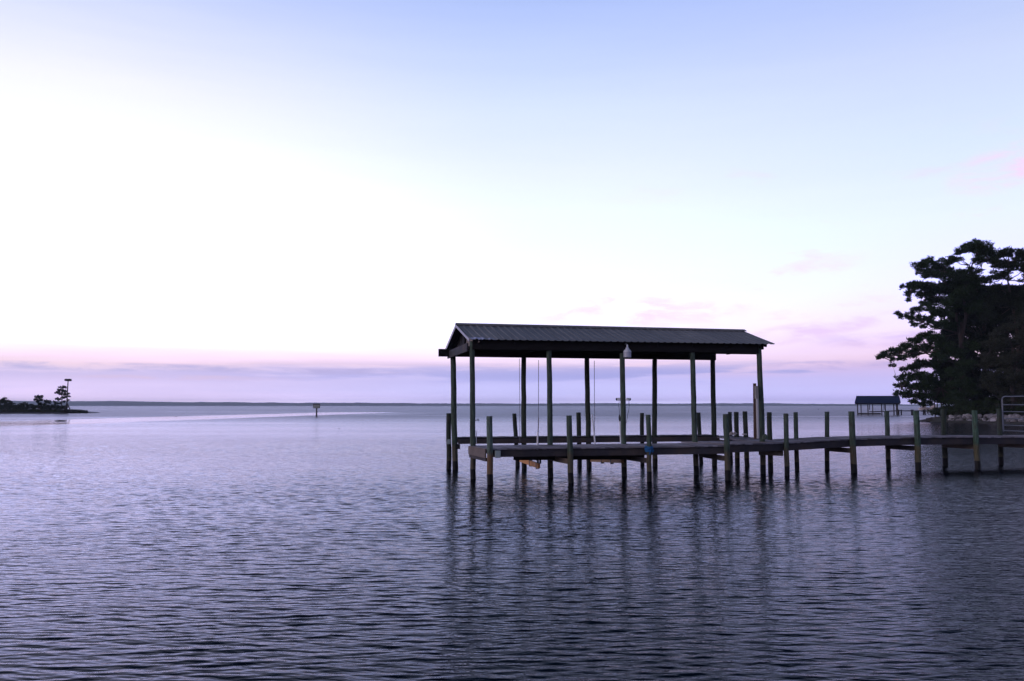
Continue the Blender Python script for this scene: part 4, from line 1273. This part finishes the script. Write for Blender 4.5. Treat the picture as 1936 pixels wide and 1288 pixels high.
def boat(x0, x1, y0, y1, D, lab):
    a, b_ = at(x0, y1, D), at(x1, y0, D)
    t = thing('motor_boat', ((a.x + b_.x) / 2, D, a.z), lab, 'boat', 'boats at the far piers')
    L = b_.x - a.x; hh = b_.z - a.z
    secs = [(0, .5, .8), (.25, .9, .9), (.7, 1.0, .95), (1.0, .85, 1.0)]
    vs, fs = [], []
    for k, (tt, w, z) in enumerate(secs):
        X = a.x + L * tt; W = 1.1 * w
        vs += [(X, D - W, a.z + hh * .55 * z), (X, D - W * .6, a.z), (X, D + W * .6, a.z), (X, D + W, a.z + hh * .55 * z)]
    for k in range(3):
        o = k * 4
        for j in range(3): fs.append((o + j, o + 4 + j, o + 5 + j, o + 1 + j))
        fs.append((o + 3, o + 7, o + 4, o))
    fs += [(0, 1, 2, 3), (15, 14, 13, 12)]
    mb = MB(); mb.add(vs, fs); mb.build('hull', M['farpale'], t)
    mb = MB(); mb.box((a.x + L * .62, D, a.z + hh * .75), (L * .35, 1.4, hh * .45)); mb.build('cabin', M['farpale'], t, bevel=.08)
boat(1738, 1752, 766, 775.5, D2 + 3, 'pale boat lifted above the far pier, left of the flat roofed slip')
boat(1756, 1770, 765, 775, D2 + 3, 'pale boat lifted above the far pier under the flat roofed slip')

# ------------------------------------------------------------------ marsh island on the left
DI = water_D(781.8)
isl = [(at(161, 781.5, DI).x, DI + 4), (at(150, 782, DI).x, DI + 1), (at(110, 782, DI - 2).x, DI - 2), (at(40, 782, DI - 3).x, DI - 3), (at(-60, 782, DI - 3).x, DI - 3), (at(-300, 782, DI).x, DI + 4), (at(-420, 782, DI).x, DI + 40),
       (at(-200, 782, DI).x, DI + 70), (at(0, 782, DI).x, DI + 50), (at(120, 782, DI).x, DI + 22), (at(155, 782, DI).x, DI + 9)]
ground_mesh('marsh_island', isl, 0.35, M['mud'], inset=1.0)
# marsh grass
rng = np.random.default_rng(3)
N = 26000
gxp = rng.uniform(-300, 160, N)
dep = rng.random(N) ** 1.5
Yg = DI + 0.5 + dep * np.interp(gxp, [-300, 0, 100, 140, 160], [24, 24, 14, 8, 2])
k_ = (gxp - 968.0) / F
Xg = k_ * DI * 1.0 + 0.0
hg = np.interp(gxp, [-300, 60, 118, 145, 160], [1.25, 1.15, 1.0, 0.75, 0.22]) * rng.uniform(0.7, 1.15, N)
base = np.stack([Xg, Yg, np.full(N, 0.1)], 1)
lean = rng.normal(size=(N, 2)) * 0.18
w = 0.10
ang = rng.random(N) * math.pi
bx = np.stack([np.cos(ang) * w, np.sin(ang) * w, np.zeros(N)], 1)
tip = base + np.stack([lean[:, 0], lean[:, 1], hg], 1)
Vt = np.stack([base - bx, base + bx, tip], 1).reshape(-1, 3)
g = tri_object('marsh_grass', Vt, M['marsh'], None)
tag(g, 'low green marsh grass covering the small island on the left', 'grass', kind='stuff')
isl_shrubs = [(32, [(31, 768, 4), (35, 770, 3.5)], 'low bush filling the gap left of the ragged island bush'), (73, [(70, 769, 4), (77, 768.5, 4), (82, 770, 3)], 'low bush growing round the foot of the small island pine'), (98, [(96, 769, 3.5), (99, 767, 3)], 'smallest low bush on the island right of the round bush'),
              (6, [(0, 762, 6), (8, 758, 6), (15, 762, 6), (-10, 760, 7), (4, 768, 6)], 'leafy bush at the left edge of the picture on the marsh island'),
              (20, [(17, 768, 4), (24, 764, 4.5), (29, 770, 4)], 'small bush right of the leftmost bush on the island'),
              (42, [(38, 766, 4), (45, 764, 4.5), (51, 767, 4), (44, 771, 4)], 'ragged bush on the island midway between the left edge and the small pine'),
              (61, [(58, 767, 4), (65, 769, 4)], 'low bush just left of the small island pine'),
              (89, [(84, 765, 3.5), (89, 760, 5), (94, 762, 3.5), (90, 768, 4)], 'round bush on the island between the two pines'),
              (104, [(101, 768, 3.5), (104, 763, 4), (108, 769, 4)], 'bush on the island just left of the taller pine'),
              (114, [(112, 771, 3), (117, 772, 3), (122, 772, 3)], 'low bush under the taller island pine')]
for x, bl, lab in isl_shrubs:
    bl = bl + [(q[0] + dxx, 770.8, 3.6) for q in bl for dxx in (-2, 2)]
    bb = at(x, 780, DI + 3); bb.z = 0.2
    make_tree('shrub', lab, 'shrub', bb, [(x, 772)], [], bl, DI + 3, M['shrub'], int(x) + 300, 'bushes on the marsh island', spread=1.2, size=0.4, per=40, needle=0.6, trunk_r=0.08, flat=0.9, tufts=40)
bb = at(73, 780, DI + 2); bb.z = 0.2
make_tree('pine_tree', 'small pine on the marsh island, the lower of its two pines', 'pine tree', bb, [(73, 768), (73, 757)], [[0.05, (73, 765), (68, 755)], [.05, (73, 762), (78, 752)]],
          [(70, 750, 4), (75, 751, 5), (80, 749.5, 3), (68, 755, 4.5), (75, 757, 5), (79, 757, 3), (71, 761, 4), (76, 764, 4.5)], DI + 2, M['needle2'], 71, 'pines on the marsh island', spread=.7, size=0.36, per=44, needle=.5, trunk_r=0.14, tufts=44)
bb = at(116.5, 780, DI + 2.5); bb.z = 0.2
make_tree('pine_tree', 'taller pine on the marsh island beside the nest pole', 'pine tree', bb, [(116.5, 768), (117, 752), (118, 738)], [[.07, (117, 762), (109, 755)], [.07, (117, 756), (126, 750)], [.07, (117, 748), (109, 742)]],
          [(115, 733, 3.5), (120, 733, 4.5), (112, 738, 4.5), (119, 740, 6), (108, 743, 4), (124, 741, 3.5), (115, 745, 5), (122, 746, 4.5), (108, 754, 3.5), (113, 756, 3.5), (119, 753, 4), (125, 752, 3.5), (130, 745, 2.5), (130, 750, 2.5), (129, 757, 3), (121, 760, 3), (112, 763, 3)],
          DI + 2.5, M['needle2'], 72, 'pines on the marsh island', spread=.9, size=0.36, per=44, needle=.5, trunk_r=0.17, tufts=44)
# nest platform
DN = DI + 0.5
c = at(128, 779, DN)
np_ = thing('nest_pole', (c.x, c.y, 0.1), 'tall braced pole carrying a large stick nest on a platform', 'nest pole')
mb = MB(); mb.tube([at(126, 779, DN), at(127, 750, DN), at(128.8, 720, DN)], [0.2, 0.17, 0.13], 8); mb.build('pole', M['farwood'], np_)
for xb, dd in ((134.5, -.8), (120, -.6), (123, 2.0)):
    mb = MB(); mb.tube([at(126.7, 762, DN), at(xb, 778.5, DN + dd)], 0.15, 7); mb.build('brace', M['farwood'], np_)
mb = MB(); mb.box(at(128.8, 720.3, DN), (1.3, 1.3, 0.14)); mb.build('platform', M['farwood'], np_)
mb = MB()
nc = at(128.8, 718.2, DN)
rn = random.Random(2)
for i in range(240):
    a = rn.uniform(0, 2 * math.pi); r = 0.82 * rn.random() ** .5; z = rn.uniform(-.25, .22) * (1.1 - 0.3 * r)
    p = nc + Vector((r * math.cos(a), r * math.sin(a), z)); b2_ = a + math.pi / 2 + rn.uniform(-.7, .7)
    d = Vector((math.cos(b2_), math.sin(b2_), rn.uniform(-.2, .25))) * rn.uniform(.25, .45)
    mb.tube([p - d, p + d], 0.03, 4)
mb.build('nest', M['nest'], np_)
# floating snag in the slick
D = water_D(797)
mb = MB(); a, b_ = at(104, 797, D), at(124, 796.5, D + .4)
a.z = 0.02; b_.z = .05
mb.tube([a, a.lerp(b_, .4) + Vector((0, 0, .06)), b_], [0.05, .11, .06], 8)
tag(mb.build('driftwood', M['nest'], smooth=True), 'thin dark driftwood lying on the water below the nest pole', 'driftwood')

# ------------------------------------------------------------------ haze
mb = MB()
mb.box((0, 2600, 20.5), (13000, 6600, 45))
hz = mb.build('haze', None) if False else None
me = bpy.data.meshes.new('haze'); me.from_pydata(mb.v, [], mb.f)
hm = bpy.data.materials.new('haze_air'); hm.use_nodes = True
hn = hm.node_tree; hn.nodes.clear()
out = hn.nodes.new('ShaderNodeOutputMaterial'); pv = hn.nodes.new('ShaderNodeVolumePrincipled')
pv.inputs['Color'].default_value = (0.78, 0.88, 1.0, 1); pv.inputs['Density'].default_value = 0.00015
hn.links.new(pv.outputs[0], out.inputs['Volume'])
me.materials.append(hm)
hz = bpy.data.objects.new('haze', me); COL.objects.link(hz)
tag(hz, kind='stuff')
